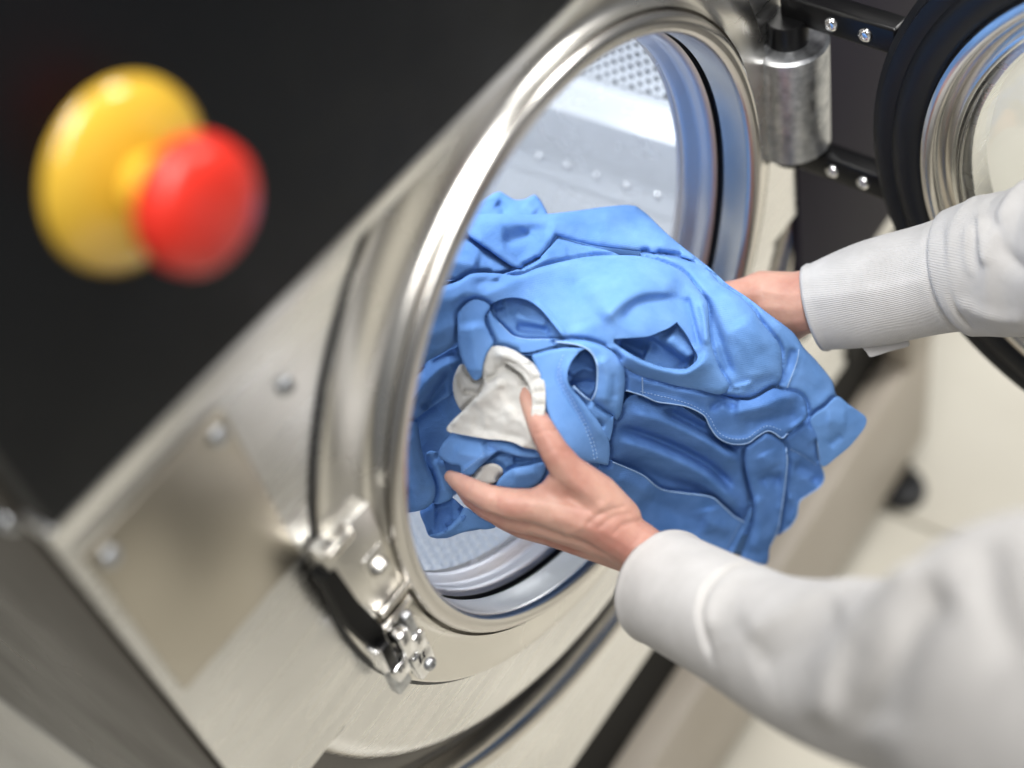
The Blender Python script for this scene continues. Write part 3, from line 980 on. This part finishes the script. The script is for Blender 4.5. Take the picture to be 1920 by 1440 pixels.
# --- white pocket bag ----------------------------------------------------------
white = empty('white_pocket', at(940, 750, .93))
tag(white, 'small white cotton pocket bag pinched under the near thumb', 'pocket')
w0 = Sheet([(866, 683), (857, 694), (850, 717), (852, 742), (862, 765), (880, 780), (930, 760), (950, 710), (930, 690), (900, 690)], 10, (6, 7), (), [([(868, 735), (895, 737)], -10, 6, 5), ([(860, 700), (868, 730)], -5, 4, 5)], seed=41)
w0.build('pocket_fold', WHITE, white)
w1 = Sheet([(914, 656), (921, 650), (938, 648), (960, 654), (981, 667), (999, 680), (1012, 696), (1020, 714), (1022, 738), (1021, 765), (1019, 784), (1003, 781), (996, 800), (1004, 824), (1014, 840), (1020, 856), (1006, 844), (984, 839), (958, 827), (919, 823), (880, 817), (845, 810), (838, 806), (842, 796), (858, 779), (872, 766), (886, 752), (900, 738), (908, 722), (905, 690)], 24, (6, 6), (17, 18, 19, 20, 21, 22),
           [([(918, 668), (950, 668), (985, 690), (1003, 720), (1008, 770)], 9, 12, 9), ([(925, 695), (955, 688), (980, 702), (990, 730)], -8, 7, 12), ([(911, 712), (928, 706), (932, 698)], -9, 6, 5), ([(885, 760), (915, 735), (945, 712)], 7, 9, 20),
            ([(940, 720), (955, 750), (975, 790)], -4, 14, 8), ([(880, 790), (930, 810), (990, 825)], -4, 10, 10), ([(950, 760), (985, 800), (1004, 835)], 5, 10, 10)], seed=42, wr=(2.0, 34))
w1.build('pocket_bag', WHITE, white)
stitches('stitching', w1, [(1015, 704), (1018, 735), (1016, 778)], WHITE, white, 7, 4, .5)
w2 = Sheet([(884, 893), (900, 876), (925, 868), (944, 880), (936, 900), (915, 908), (895, 903)], -8, (4, 4), (), (), seed=43)
w2.build('pocket_fold', WHITE, white)
w3 = Sheet([(940, 650), (962, 655), (983, 668), (1001, 681), (1014, 697), (1022, 716), (1024, 740), (1023, 765), (1019, 785), (1007, 786), (997, 781), (998, 755), (996, 736), (990, 718), (978, 701), (955, 684), (936, 672)], 25, (3, 2), (), [([(950, 668), (985, 685), (1007, 712), (1011, 775)], 4, 7, 7), ([(984, 690), (1000, 678)], -4, 3, 4), ([(1000, 712), (1020, 706)], -4, 3, 4), ([(1000, 735), (1022, 733)], -4, 3, 4), ([(1002, 758), (1022, 757)], -4, 3, 4), ([(965, 680), (974, 664)], -4, 3, 4)], grad=(.05, .17, 960, 670), seed=44, wr=(1.2, 18))
w3.build('pocket_hem', WHITE, white)

# --- darker trousers ---------------------------------------------------------------
t0 = Sheet([(1120, 800), (1160, 770), (1190, 740), (1260, 752), (1320, 790), (1400, 830), (1420, 870), (1412, 940), (1415, 985), (1395, 1000), (1340, 950), (1240, 925), (1150, 880)], -24, (0, 0), (),
           [([(1170, 770), (1260, 795), (1330, 830), (1395, 875)], 22, 20, 22), ([(1240, 765), (1310, 800), (1395, 850)], -26, 12, 10), ([(1150, 797), (1231, 822), (1322, 866), (1380, 918)], -24, 9, 9), ([(1150, 822), (1230, 848), (1322, 892), (1395, 960)], 20, 15, 20),
            ([(1150, 860), (1240, 895), (1330, 925)], -12, 18, 16), ([(1396, 868), (1404, 905), (1412, 950)], -14, 8, 6)], seed=51)
t0.build('trouser_leg', DENIM, trous)
t23 = Sheet([(1400, 836), (1420, 818), (1440, 811), (1465, 824), (1476, 838, 1), (1478, 865), (1476, 890), (1471, 930), (1466, 963), (1460, 994), (1445, 1025), (1436, 1060), (1380, 1070), (1390, 1040), (1410, 985), (1413, 942), (1404, 903), (1397, 869)], -4, (14, 14), (4, 5, 6, 7, 8),
            [([(1425, 905), (1440, 894), (1468, 898)], -11, 8, 16), ([(1420, 925), (1428, 980), (1415, 1040)], 9, 12, 20), ([(1430, 850), (1445, 880)], 6, 16, 16), ([(1470, 850), (1471, 900), (1460, 970)], 4, 8, 4)], seed=52)
t23.build('trouser_leg', DENIM, trous)
seam('hem_edge', t23, [(1475, 839), (1477, 865), (1475, 890), (1470, 930), (1465, 963), (1459, 994), (1444, 1025)], .9, THREAD, trous, .6)
t26 = Sheet([(1470, 812), (1500, 796), (1516, 780), (1529, 786), (1533, 815), (1538, 862), (1546, 890), (1545, 902), (1535, 915), (1515, 928), (1500, 940), (1495, 966), (1484, 985), (1470, 998), (1455, 1004), (1440, 990), (1460, 900), (1468, 850)], -26, (5, 5), (4, 5, 6, 7, 8, 9, 10, 11, 12),
            [([(1482, 842), (1510, 857), (1538, 878)], -5, 4, 8), ([(1490, 870), (1530, 890), (1520, 905)], -12, 14, 12), ([(1500, 800), (1528, 830)], 5, 14, 14), ([(1478, 925), (1492, 950), (1480, 985)], 6, 8, 6)], seed=53)
t26.build('trouser_hem', DENIM, trous)
seam('hem_edge', t26, [(1529, 788), (1533, 815), (1538, 862), (1546, 889), (1545, 902), (1535, 915), (1515, 928), (1500, 940), (1495, 966), (1484, 985), (1468, 998)], 1.0, THREAD, trous, .6)
stitches('stitching', t26, [(1481, 841), (1505, 853), (1532, 872)], THREAD, trous, 6, 3.5, .55)
s24 = Sheet([(1520, 786), (1548, 762), (1571, 743), (1594, 759), (1620, 777), (1626, 786), (1623, 800), (1612, 816), (1594, 837), (1570, 857), (1546, 875), (1538, 862), (1532, 822)], -22, (4, 4), (3, 4, 5, 6, 7, 8, 9, 10), [([(1550, 790), (1590, 790)], 5, 22, 18), ([(1555, 835), (1580, 815)], -5, 8, 8)], seed=54, wr=(1.2, 40))
s24.build('shirt_hem', BLUE, shirt)
t25 = Sheet([(1140, 670), (1175, 690), (1210, 700), (1310, 725), (1400, 750), (1450, 728), (1470, 731), (1495, 737), (1509, 748), (1515, 770), (1513, 784), (1495, 800), (1478, 812), (1467, 822), (1453, 812), (1440, 808), (1421, 818), (1402, 831), (1373, 832), (1348, 821), (1332, 800), (1321, 779), (1290, 763), (1259, 757), (1232, 753), (1207, 742), (1175, 732), (1150, 720)], -6, (7, 6), tuple(range(12, 28)),
            [([(1370, 775), (1420, 765), (1470, 745), (1500, 750)], 12, 14, 20), ([(1390, 795), (1450, 785), (1500, 775)], -7, 12, 14), ([(1330, 770), (1355, 752), (1385, 765)], -12, 10, 8), ([(1200, 725), (1270, 742), (1320, 765), (1345, 800)], -5, 12, 10),
             ([(1340, 812), (1370, 824), (1405, 822), (1440, 800), (1465, 812)], 5, 6, 4), ([(1508, 760), (1510, 782), (1480, 806)], 5, 8, 5)], seed=55, wr=(1.8, 40))
t25.build('waistband', DENIM, trous)
seam('hem_edge', t25, [(1478, 811.5), (1467, 821), (1453, 811.5), (1440, 807.5), (1421, 817.5), (1402, 830.5), (1373, 831.5), (1348, 820.5), (1332, 799.5), (1321, 778.5), (1290, 762.5), (1259, 756.5), (1232, 752.5), (1207, 741.5), (1175, 731.5)], 1.0, THREAD, trous, .6)
stitches('stitching', t25, [(1200, 733), (1262, 748), (1300, 760), (1330, 780), (1346, 808), (1372, 822), (1402, 821), (1420, 808), (1441, 798), (1470, 808)], THREAD, trous, 6.5, 3.6, .6)
seam('belt_loop', t25, [(1205, 708), (1206, 738)], .9, THREAD, trous, .6)
t22 = Sheet([(1130, 862), (1148, 865), (1205, 890), (1239, 916), (1281, 924), (1335, 932), (1360, 952), (1378, 968), (1397, 978, 1), (1409, 952), (1411, 962), (1408, 972), (1391, 1007), (1371, 1045), (1350, 1060), (1250, 1020), (1180, 970), (1120, 900)], 0, (5, 5), (0, 1, 2, 3, 4, 5, 6, 7, 8, 9, 10, 11, 12),
            [([(1200, 930), (1290, 970), (1330, 985)], -10, 20, 30), ([(1330, 950), (1340, 1000)], 6, 18, 24), ([(1396, 980), (1380, 1008), (1364, 1036)], -4, 4, 3), ([(1160, 890), (1230, 935)], 5, 12, 14), ([(1300, 960), (1370, 1000)], 4, 14, 14)], seed=56, wr=(2, 50))
t22.build('trouser_pocket', DENIM, trous)
seam('hem_edge', t22, [(1150, 866), (1205, 890), (1239, 916), (1281, 924), (1335, 932), (1360, 952), (1378, 968), (1397, 979)], .9, THREAD, trous, .6)
stitches('stitching', t22, [(1390, 978), (1376, 1004), (1358, 1038)], THREAD, trous, 6, 3.5, .5)



def tuck(sheets, depth=19, width=5):
    """where a fold overlaps another, the cloth below dips in under its edge"""
    for lo in sheets:
        X = lo.X2
        push = np.zeros(len(X))
        for hi in sheets:
            if hi is lo: continue
            q = hi.L[::2]
            q = q[inside(q, lo.L)]
            if len(q) < 2: continue
            dh = hi.h0 - lo.h(q)
            q = q[(dh > 3) & (dh < 75)]
            if len(q) < 2: continue
            near_ = (X[:, 0] > q[:, 0].min() - 16) & (X[:, 0] < q[:, 0].max() + 16) & (X[:, 1] > q[:, 1].min() - 16) & (X[:, 1] < q[:, 1].max() + 16)
            i = np.where(near_)[0]
            if not len(i): continue
            d = np.concatenate([np.sqrt(((c[:, None] - q[None]) ** 2).sum(2)).min(1) for c in np.array_split(X[i], max(1, len(i) // 2000))])
            f = .82 + .18 * np.sin(X[i, 0] * .045 + X[i, 1] * .037 + hi.seed) * np.sin(X[i, 1] * .061 - X[i, 0] * .023 + lo.seed)
            push[i] = np.maximum(push[i], depth * f * np.exp(-(d / width) ** 2))
        me = lo.o.data
        V = np.array([v.co for v in me.vertices])
        r = V - CAM
        V += r / (r @ ROT[2])[:, None] * (push * UNIT)[:, None]
        me.vertices.foreach_set('co', V.ravel())
        me.update()


tuck([q for q in SHEETS if q.h0 > -58])

# ------------------------------------------------------------------ person reaching in from the right
person = empty('person', (0.0, -.85, -1.0))
tag(person, 'person in a white jacket leaning in and holding the blue laundry with both hands', 'person')


def Q(px, py, d, r):
    """joint: position seen at (px, py), d metres deep, radius r picture units"""
    return (P(px, py, d * DS), r * d * DS / FPX)


def capsule(bm, a, b, n=14):
    (p, r), (q, s) = a, b
    d = q - p
    L = d.length
    if L < 1e-6: return
    d = d / L
    ex = d.orthogonal().normalized()
    ey = d.cross(ex)
    rings = []
    for k in range(5):
        t = math.pi / 2 * (1 - k / 4)
        rings.append((p - d * (r * math.sin(t)), max(r * math.cos(t), 1e-5)))
    for k in range(1, 8):
        u = k / 8
        rings.append((p + d * (L * u), r + (s - r) * u))
    for k in range(5):
        t = math.pi / 2 * (k / 4)
        rings.append((q + d * (s * math.sin(t)), max(s * math.cos(t), 1e-5)))
    vs = []
    for c, R in rings:
        vs.append([bm.verts.new(c + (ex * math.cos(2 * math.pi * i / n) + ey * math.sin(2 * math.pi * i / n)) * R) for i in range(n)])
    for u, v in zip(vs, vs[1:]):
        for i in range(n):
            j = (i + 1) % n
            bm.faces.new((u[i], u[j], v[j], v[i]))
    bm.faces.new(vs[0][::-1])
    bm.faces.new(vs[-1])


def chain(bm, *js):
    for a, b in zip(js, js[1:]): capsule(bm, a, b)


def fuse(name, bm, voxel, smooth_iter, m, parent, shape=None):
    """one continuous skin over the capsules"""
    me = bpy.data.meshes.new(name)
    bmesh.ops.recalc_face_normals(bm, faces=bm.faces)
    bm.to_mesh(me)
    bm.free()
    o = bpy.data.objects.new(name, me)
    COL.objects.link(o)
    r = o.modifiers.new('r', 'REMESH')
    r.mode = 'VOXEL'
    r.voxel_size = voxel
    s = o.modifiers.new('s', 'SMOOTH')
    s.factor = .5
    s.iterations = smooth_iter
    bpy.context.view_layer.update()
    dg = bpy.context.evaluated_depsgraph_get()
    me2 = bpy.data.meshes.new_from_object(o.evaluated_get(dg))
    bpy.data.objects.remove(o)
    me2.name = name
    if shape: shape(me2)
    me2.materials.clear()
    return link(name, me2, m, parent)


bm = bmesh.new()
# near (left) hand
wrist = Q(1196, 1022, .927, 47)
fore = [Q(1262, 1084, .912, 54), Q(1340, 1135, .880, 62), Q(1500, 1190, .800, 78), Q(1650, 1240, .730, 75)]
sh_near = (Vector((-.200, -.56, .300)), .052)
sh_far = (Vector((.185, -.56, .290)), .052)
chain(bm, wrist, *fore, Q(1900, 1268, .635, 80), sh_near)
# thumb
chain(bm, Q(1165, 972, .925, 40), Q(1120, 928, .920, 42), Q(1066, 882, .912, 33), Q(1040, 846, .907, 28), Q(1018, 806, .909, 25), Q(1000, 770, .917, 20), Q(985, 737, .9235, 15))
# metacarpals
ik, mk, rk, pk = Q(1006, 948, .922, 33), Q(1014, 975, .938, 33), Q(1032, 994, .955, 30), Q(1056, 1006, .972, 26)
chain(bm, wrist, Q(1120, 975, .924, 46), ik)
chain(bm, wrist, Q(1125, 1000, .936, 44), mk)
chain(bm, Q(1180, 1030, .940, 42), rk)
chain(bm, Q(1175, 1036, .950, 38), pk)
chain(bm, Q(1066, 890, .915, 32), Q(1040, 925, .922, 30), ik)         # web between thumb and index
chain(bm, Q(1110, 930, .925, 40), Q(1055, 945, .926, 38))
# fingers
chain(bm, ik, Q(958, 944, .921, 30), Q(918, 934, .924, 26), Q(884, 917, .931, 22), Q(860, 903, .937, 18), Q(845, 893, .942, 13))
chain(bm, mk, Q(955, 966, .940, 29), Q(915, 951, .946, 24), Q(885, 932, .955, 20), Q(868, 915, .962, 15))
chain(bm, rk, Q(980, 984, .962, 26), Q(940, 968, .975, 22), Q(910, 945, .985, 17))
chain(bm, pk, Q(1010, 996, .980, 21), Q(978, 984, .990, 18), Q(950, 968, .998, 14))
# far (right) hand: back of the hand and wrist show, the fingers close behind the bundle
wf = Q(1500, 568, 1.045, 60)
chain(bm, (sh_far[0], sh_far[1]), Q(2100, 460, .90, 95), Q(1900, 492, .975, 85), Q(1700, 533, 1.02, 72), wf)
fk = [Q(1395, 566, 1.055, 42), Q(1400, 592, 1.062, 44), Q(1408, 620, 1.075, 42), Q(1420, 645, 1.09, 36)]
for k, q in enumerate(fk):
    chain(bm, wf, q)
    (c, r) = q
    chain(bm, q, Q(1330 + 12 * k, 590 + 26 * k, 1.085 + .012 * k, 26), Q(1285 + 12 * k, 612 + 28 * k, 1.10 + .01 * k, 22), Q(1255 + 12 * k, 634 + 28 * k, 1.10 + .01 * k, 18))
chain(bm, wf, Q(1432, 552, 1.05, 46), Q(1385, 555, 1.045, 32), Q(1335, 556, 1.055, 25), Q(1300, 560, 1.06, 20))
# trunk, neck and head
chest = (Vector((-.005, -.66, .22)), .085)
chain(bm, sh_near, (Vector((-.01, -.61, .30)), .07), sh_far)
chain(bm, (Vector((-.01, -.61, .30)), .07), chest, (Vector((0, -.80, -.05)), .10))
chain(bm, (Vector((-.008, -.61, .31)), .055), (Vector((-.006, -.565, .40)), .052))
chain(bm, (Vector((-.004, -.555, .47)), .078), (Vector((-.002, -.530, .52)), .082))
chain(bm, (Vector((-.003, -.49, .45)), .045), (Vector((-.003, -.475, .50)), .04))
chain(bm, (Vector((-.003, -.452, .475)), .012), (Vector((-.003, -.452, .502)), .009))
for sx in (-1, 1):
    chain(bm, (Vector((sx * .083, -.55, .475)), .012), (Vector((sx * .086, -.55, .51)), .014))


def creases(me):
    V = np.array([v.co for v in me.vertices])
    N = np.array([v.normal for v in me.vertices])
    X = (V - CAM) @ ROT.T
    px = X[:, :2] / X[:, 2:] * FPX + [960, 720]
    near_ = (np.linalg.norm(V - at(1080, 930, .97), axis=1) < .13) & (((CAM - V) * N).sum(1) > 0)
    idx = np.where(near_)[0]
    off = np.zeros(len(idx))
    for pts, a, w in (([(1104, 979), (1128, 962), (1168, 950)], -.0011, 4.5), ([(1120, 990), (1150, 968), (1182, 962)], -.0008, 4), ([(1150, 1000), (1166, 985), (1196, 976)], -.0009, 4),
                      ([(1004, 812), (1020, 806), (1042, 806)], -.0009, 4), ([(1000, 802), (1018, 797), (1036, 797)], -.0007, 3.5), ([(1022, 852), (1040, 842), (1062, 846)], -.0006, 5),
                      ([(1130, 960), (1080, 915), (1050, 870)], .0010, 12), ([(1150, 985), (1080, 955), (1020, 940)], .0012, 13), ([(1150, 1005), (1090, 985), (1040, 968)], .0009, 10), ([(1110, 945), (1060, 925), (1020, 925)], -.0012, 14),
                      ([(930, 922), (922, 935), (918, 950)], -.0007, 4), ([(938, 924), (930, 937), (927, 952)], -.0006, 3.5), ([(882, 905), (877, 915), (876, 926)], -.0006, 3.5),
                      ([(1140, 940), (1110, 960), (1085, 990), (1060, 1000)], .0007, 6), ([(990, 1000), (1030, 1014), (1090, 1030)], -.0008, 6)):
        L, _ = smooth_line(pts, False, 4)
        d = seg_dist(px[idx], L[:-1], L[1:])[0].min(1)
        off += a * np.exp(-(d / w) ** 2)
    V[idx] += N[idx] * off[:, None]
    me.vertices.foreach_set('co', V.ravel())
    me.update()


fuse('body', bm, .0016, 6, SKIN, person, creases)
# hair, jacket trunk, trousers, shoes
bm = bmesh.new()
chain(bm, (Vector((-.003, -.575, .48)), .086), (Vector((-.002, -.545, .545)), .087))
fuse('hair', bm, .008, 3, HAIR, person)
bm = bmesh.new()
chain(bm, (Vector((-.215, -.575, .292)), .070), (Vector((-.01, -.62, .30)), .085), (Vector((.20, -.575, .282)), .070))
for sx in (-1, 0, 1):
    chain(bm, (Vector((sx * .10, -.645, .22)), .115), (Vector((sx * .085, -.76, 0)), .125), (Vector((sx * .085, -.85, -.22)), .13))
fuse('jacket', bm, .009, 6, JACKET, person)
bm = bmesh.new()
for sx in (-1, 1):
    chain(bm, (Vector((sx * .075, -.86, -.22)), .110), (Vector((sx * .10, -.80, -.52)), .078), (Vector((sx * .10, -.86, -.93)), .05))
fuse('trousers', bm, .012, 4, mat('navy_cloth', (.02, .025, .045), .8), person)
for sx in (-1, 1):
    bm = bmesh.new()
    chain(bm, (Vector((sx * .10, -.88, -.965)), .035), (Vector((sx * .10, -.76, -.972)), .028))
    chain(bm, (Vector((sx * .10, -.87, -.90)), .045), (Vector((sx * .10, -.86, -.95)), .042))
    fuse('shoe', bm, .007, 3, RUBBER, person)


def sleeve(name, stations, m, fold, n=128, k=200, parent=None, thick=.0016):
    """a cloth tube through stations (px, py, depth, radius); fold(s, th, u) gives the outward offset in metres"""
    # a station with a fifth value gives its place and radius in metres
    C = np.array([q[:3] if len(q) > 4 else at(q[0], q[1], q[2] * DS) for q in stations])
    R = np.array([q[3] if len(q) > 4 else q[3] * q[2] * DS / FPX for q in stations])
    s = np.r_[0, np.cumsum(np.linalg.norm(np.diff(C, axis=0), axis=1))]
    t = np.linspace(0, s[-1], k)
    # smooth interpolation of centre and radius
    def spl(y):
        nn = len(s)
        hh = np.diff(s)
        A = np.eye(nn)
        b = np.zeros((nn,) + y.shape[1:])
        for i in range(1, nn - 1):
            A[i, i - 1], A[i, i], A[i, i + 1] = hh[i - 1], 2 * (hh[i - 1] + hh[i]), hh[i]
            b[i] = 6 * ((y[i + 1] - y[i]) / hh[i] - (y[i] - y[i - 1]) / hh[i - 1])
        mm = np.linalg.solve(A, b)
        i = np.clip(np.searchsorted(s, t, 'right') - 1, 0, nn - 2)
        h = hh[i]
        a = (s[i + 1] - t) / h
        c = (t - s[i]) / h
        if y.ndim > 1: a, c, h = a[:, None], c[:, None], h[:, None]
        return a * y[i] + c * y[i + 1] + ((a ** 3 - a) * mm[i] + (c ** 3 - c) * mm[i + 1]) * h * h / 6
    X, r = spl(C), spl(R)
    T = np.gradient(X, axis=0)
    T /= np.linalg.norm(T, axis=1)[:, None]
    th = np.linspace(0, 2 * math.pi, n, endpoint=False)
    V, UV = [], []
    # frame: e0 points to the picture's top, e1 to the viewer
    for i in range(k):
        e1 = -ROT[2] - T[i] * (T[i] @ -ROT[2])
        e1 /= np.linalg.norm(e1)
        e0 = np.cross(e1, T[i])
        if e0 @ ROT[1] > 0: e0 = -e0
        rr = r[i] + fold(t[i], th, t[i] / s[-1])
        V.append(X[i] + rr[:, None] * (np.cos(th)[:, None] * e0 + np.sin(th)[:, None] * e1))
    V = np.concatenate(V)
    F = []
    for i in range(k - 1):
        for j in range(n):
            l = (j + 1) % n
            F.append((i * n + j, i * n + l, (i + 1) * n + l, (i + 1) * n + j))
    me = bpy.data.meshes.new(name)
    me.from_pydata(V.tolist(), [], F)
    uv = me.uv_layers.new(name='UVMap')
    li = np.array([l.vertex_index for l in me.loops])
    uu = (li % n) / n
    vv = t[li // n] / .3
    uu = np.where((np.arange(len(li)) % 4 % 3 != 0) & (li % n == 0), 1.0, uu)
    uv.data.foreach_set('uv', np.c_[uu, vv].ravel())
    bmn = bmesh.new()
    bmn.from_mesh(me)
    bmesh.ops.recalc_face_normals(bmn, faces=bmn.faces)
    bmn.to_mesh(me)
    bmn.free()
    o = link(name, me, m, parent)
    sm = o.modifiers.new('thick', 'SOLIDIFY')
    sm.thickness = thick
    sm.offset = -1
    return o


def bumpy(s, th, s0, skew, ph, w, a, wth=None, th0=0):
    """a ring fold at s0, slanted round the arm; limited to angles near th0 when wth is given"""
    g = a * np.exp(-((s - s0 - skew * np.cos(th - ph)) / w) ** 2)
    if wth:
        d = np.abs((th - th0 + math.pi) % (2 * math.pi) - math.pi)
        g = g * np.exp(-(d / wth) ** 2)
    return g


def uv_ribs(m, scale, direction, strength, dist, turn=0):
    tc = nd(m, 'ShaderNodeTexCoord')
    mp = nd(m, 'ShaderNodeMapping')
    w = nd(m, 'ShaderNodeTexWave', wave_type='BANDS', bands_direction=direction)
    w.inputs['Scale'].default_value = scale
    w.inputs['Distortion'].default_value = .3
    mp.inputs['Rotation'].default_value = (0, 0, turn)
    lk(m, tc.outputs['UV'], mp.inputs[0])
    lk(m, mp.outputs[0], w.inputs['Vector'])
    bump(m, 0, strength, dist, src=w.outputs['Fac'])


uv_ribs(RIBBED, 54, 'X', .45, .0009, .45)
uv_ribs(JACKET, 60, 'X', .25, .0006)


def near_fold(s, th, u):
    o = .0010 * np.sin(3 * th + 40 * s) * min(1, s / .1)
    o = o + .0010 * np.exp(-((s - .0022) / .003) ** 2)
    return o


def far_fold(s, th, u):
    o = .0008 * np.sin(3 * th + 30 * s) * min(1, s / .1)
    o = o + .0016 * np.exp(-((s - .002) / .0025) ** 2)
    if s > .112: o = o + .004 * min(1, (s - .112) / .004)
    o = o - .0025 * np.exp(-((s - .1115) / .002) ** 2)
    o = o + bumpy(s, th, .128, .012, .3, .005, .0022, 1.4, .9) + bumpy(s, th, .146, .016, .3, .004, -.0015, 1.2, .8)
    o = o + bumpy(s, th, .164, .020, .2, .006, .0040, 1.3, .8) + bumpy(s, th, .18, .02, .2, .007, -.002, 1.2, 1.0) + bumpy(s, th, .205, .024, .2, .012, .005, 1.4, .9) + bumpy(s, th, .24, .02, 0, .012, -.004)
    return o


def press(o, strokes, k):
    """folds drawn on the side towards the viewer, pushed along the cloth's normals"""
    me = o.data
    me.update()
    V = np.array([v.co for v in me.vertices])
    N = np.array([v.normal for v in me.vertices])
    X = (V - CAM) @ ROT.T
    px = X[:, :2] / X[:, 2:] * FPX + [960, 720]
    f = ((CAM - V) * N).sum(1) / np.linalg.norm(CAM - V, axis=1)
    w = np.clip(f / .35, 0, 1)
    idx = np.where(w > 0)[0]
    h = np.concatenate([stroke_h(c, strokes) for c in np.array_split(px[idx], 12)])
    V[idx] += N[idx] * (h * w[idx] * k)[:, None]
    me.vertices.foreach_set('co', V.ravel())
    me.update()


near = sleeve('near_sleeve', [(1246, 1100, .928, 110), (1330, 1146, .885, 116), (1450, 1204, .825, 132), (1600, 1258, .755, 165), (1760, 1282, .690, 215), (1920, 1290, .63, 315), (-.212, -.475, .225, .082, 1), (-.205, -.545, .285, .078, 1), (-.180, -.585, .310, .060, 1)], JACKET, near_fold, n=180, k=260, parent=person)
press(near, [([(1460, 1046), (1385, 1058), (1332, 1090), (1311, 1142), (1318, 1196), (1332, 1240)], -17, 5, 4), ([(1470, 1056), (1395, 1070), (1350, 1100), (1330, 1145), (1336, 1200)], 7, 16, 9),
             ([(1390, 1200), (1470, 1158), (1550, 1120), (1640, 1088)], 9, 44, 16), ([(1400, 1250), (1500, 1205), (1600, 1150)], -9, 30, 60),
             ([(1730, 1046), (1655, 1110), (1606, 1190), (1580, 1270), (1574, 1380)], 20, 9, 60), ([(1760, 1070), (1690, 1140), (1646, 1220), (1622, 1300), (1612, 1390)], -24, 60, 16),
             ([(1860, 1000), (1850, 1080), (1880, 1180), (1930, 1240)], -9, 30, 50)], .00040)
far = sleeve('far_sleeve', [(1527, 578, 1.045, 80), (1640, 550, 1.025, 100), (1760, 521, 1.0, 106), (1850, 500, .975, 121), (1920, 489, .955, 130), (2100, 455, .90, 150), (.188, -.46, .20, .070, 1), (.192, -.53, .265, .072, 1), (.170, -.575, .295, .060, 1)], RIBBED, far_fold, parent=person)
press(far, [([(1765, 420), (1768, 500), (1785, 570), (1830, 630)], -5, 4, 4), ([(1838, 395), (1843, 440), (1850, 500)], 10, 5, 8), ([(1815, 420), (1812, 470), (1822, 520)], 5, 5, 6), ([(1860, 400), (1880, 470), (1930, 520)], -9, 14, 14),
            ([(1790, 560), (1850, 590), (1930, 600)], 6, 12, 14), ([(1500, 560), (1620, 545), (1750, 520)], 3, 10, 24)], .0004)
near.name = far.name = 'jacket_sleeve'
# small ribbed tag sewn under the far cuff
tg = Sheet([(1618, 645), (1700, 636), (1706, 648), (1668, 659), (1634, 669), (1626, 660)], 0, (0, 0), tuple(range(6)), seed=60, wr=(1, 20))
X0 = tg.build('cuff_tab', RIBBED, person, thick=.001)
for v in X0.data.vertices:
    r = np.array(v.co) - CAM
    d = r @ ROT[2]
    v.co = Vector(CAM + r / d * 1.075)
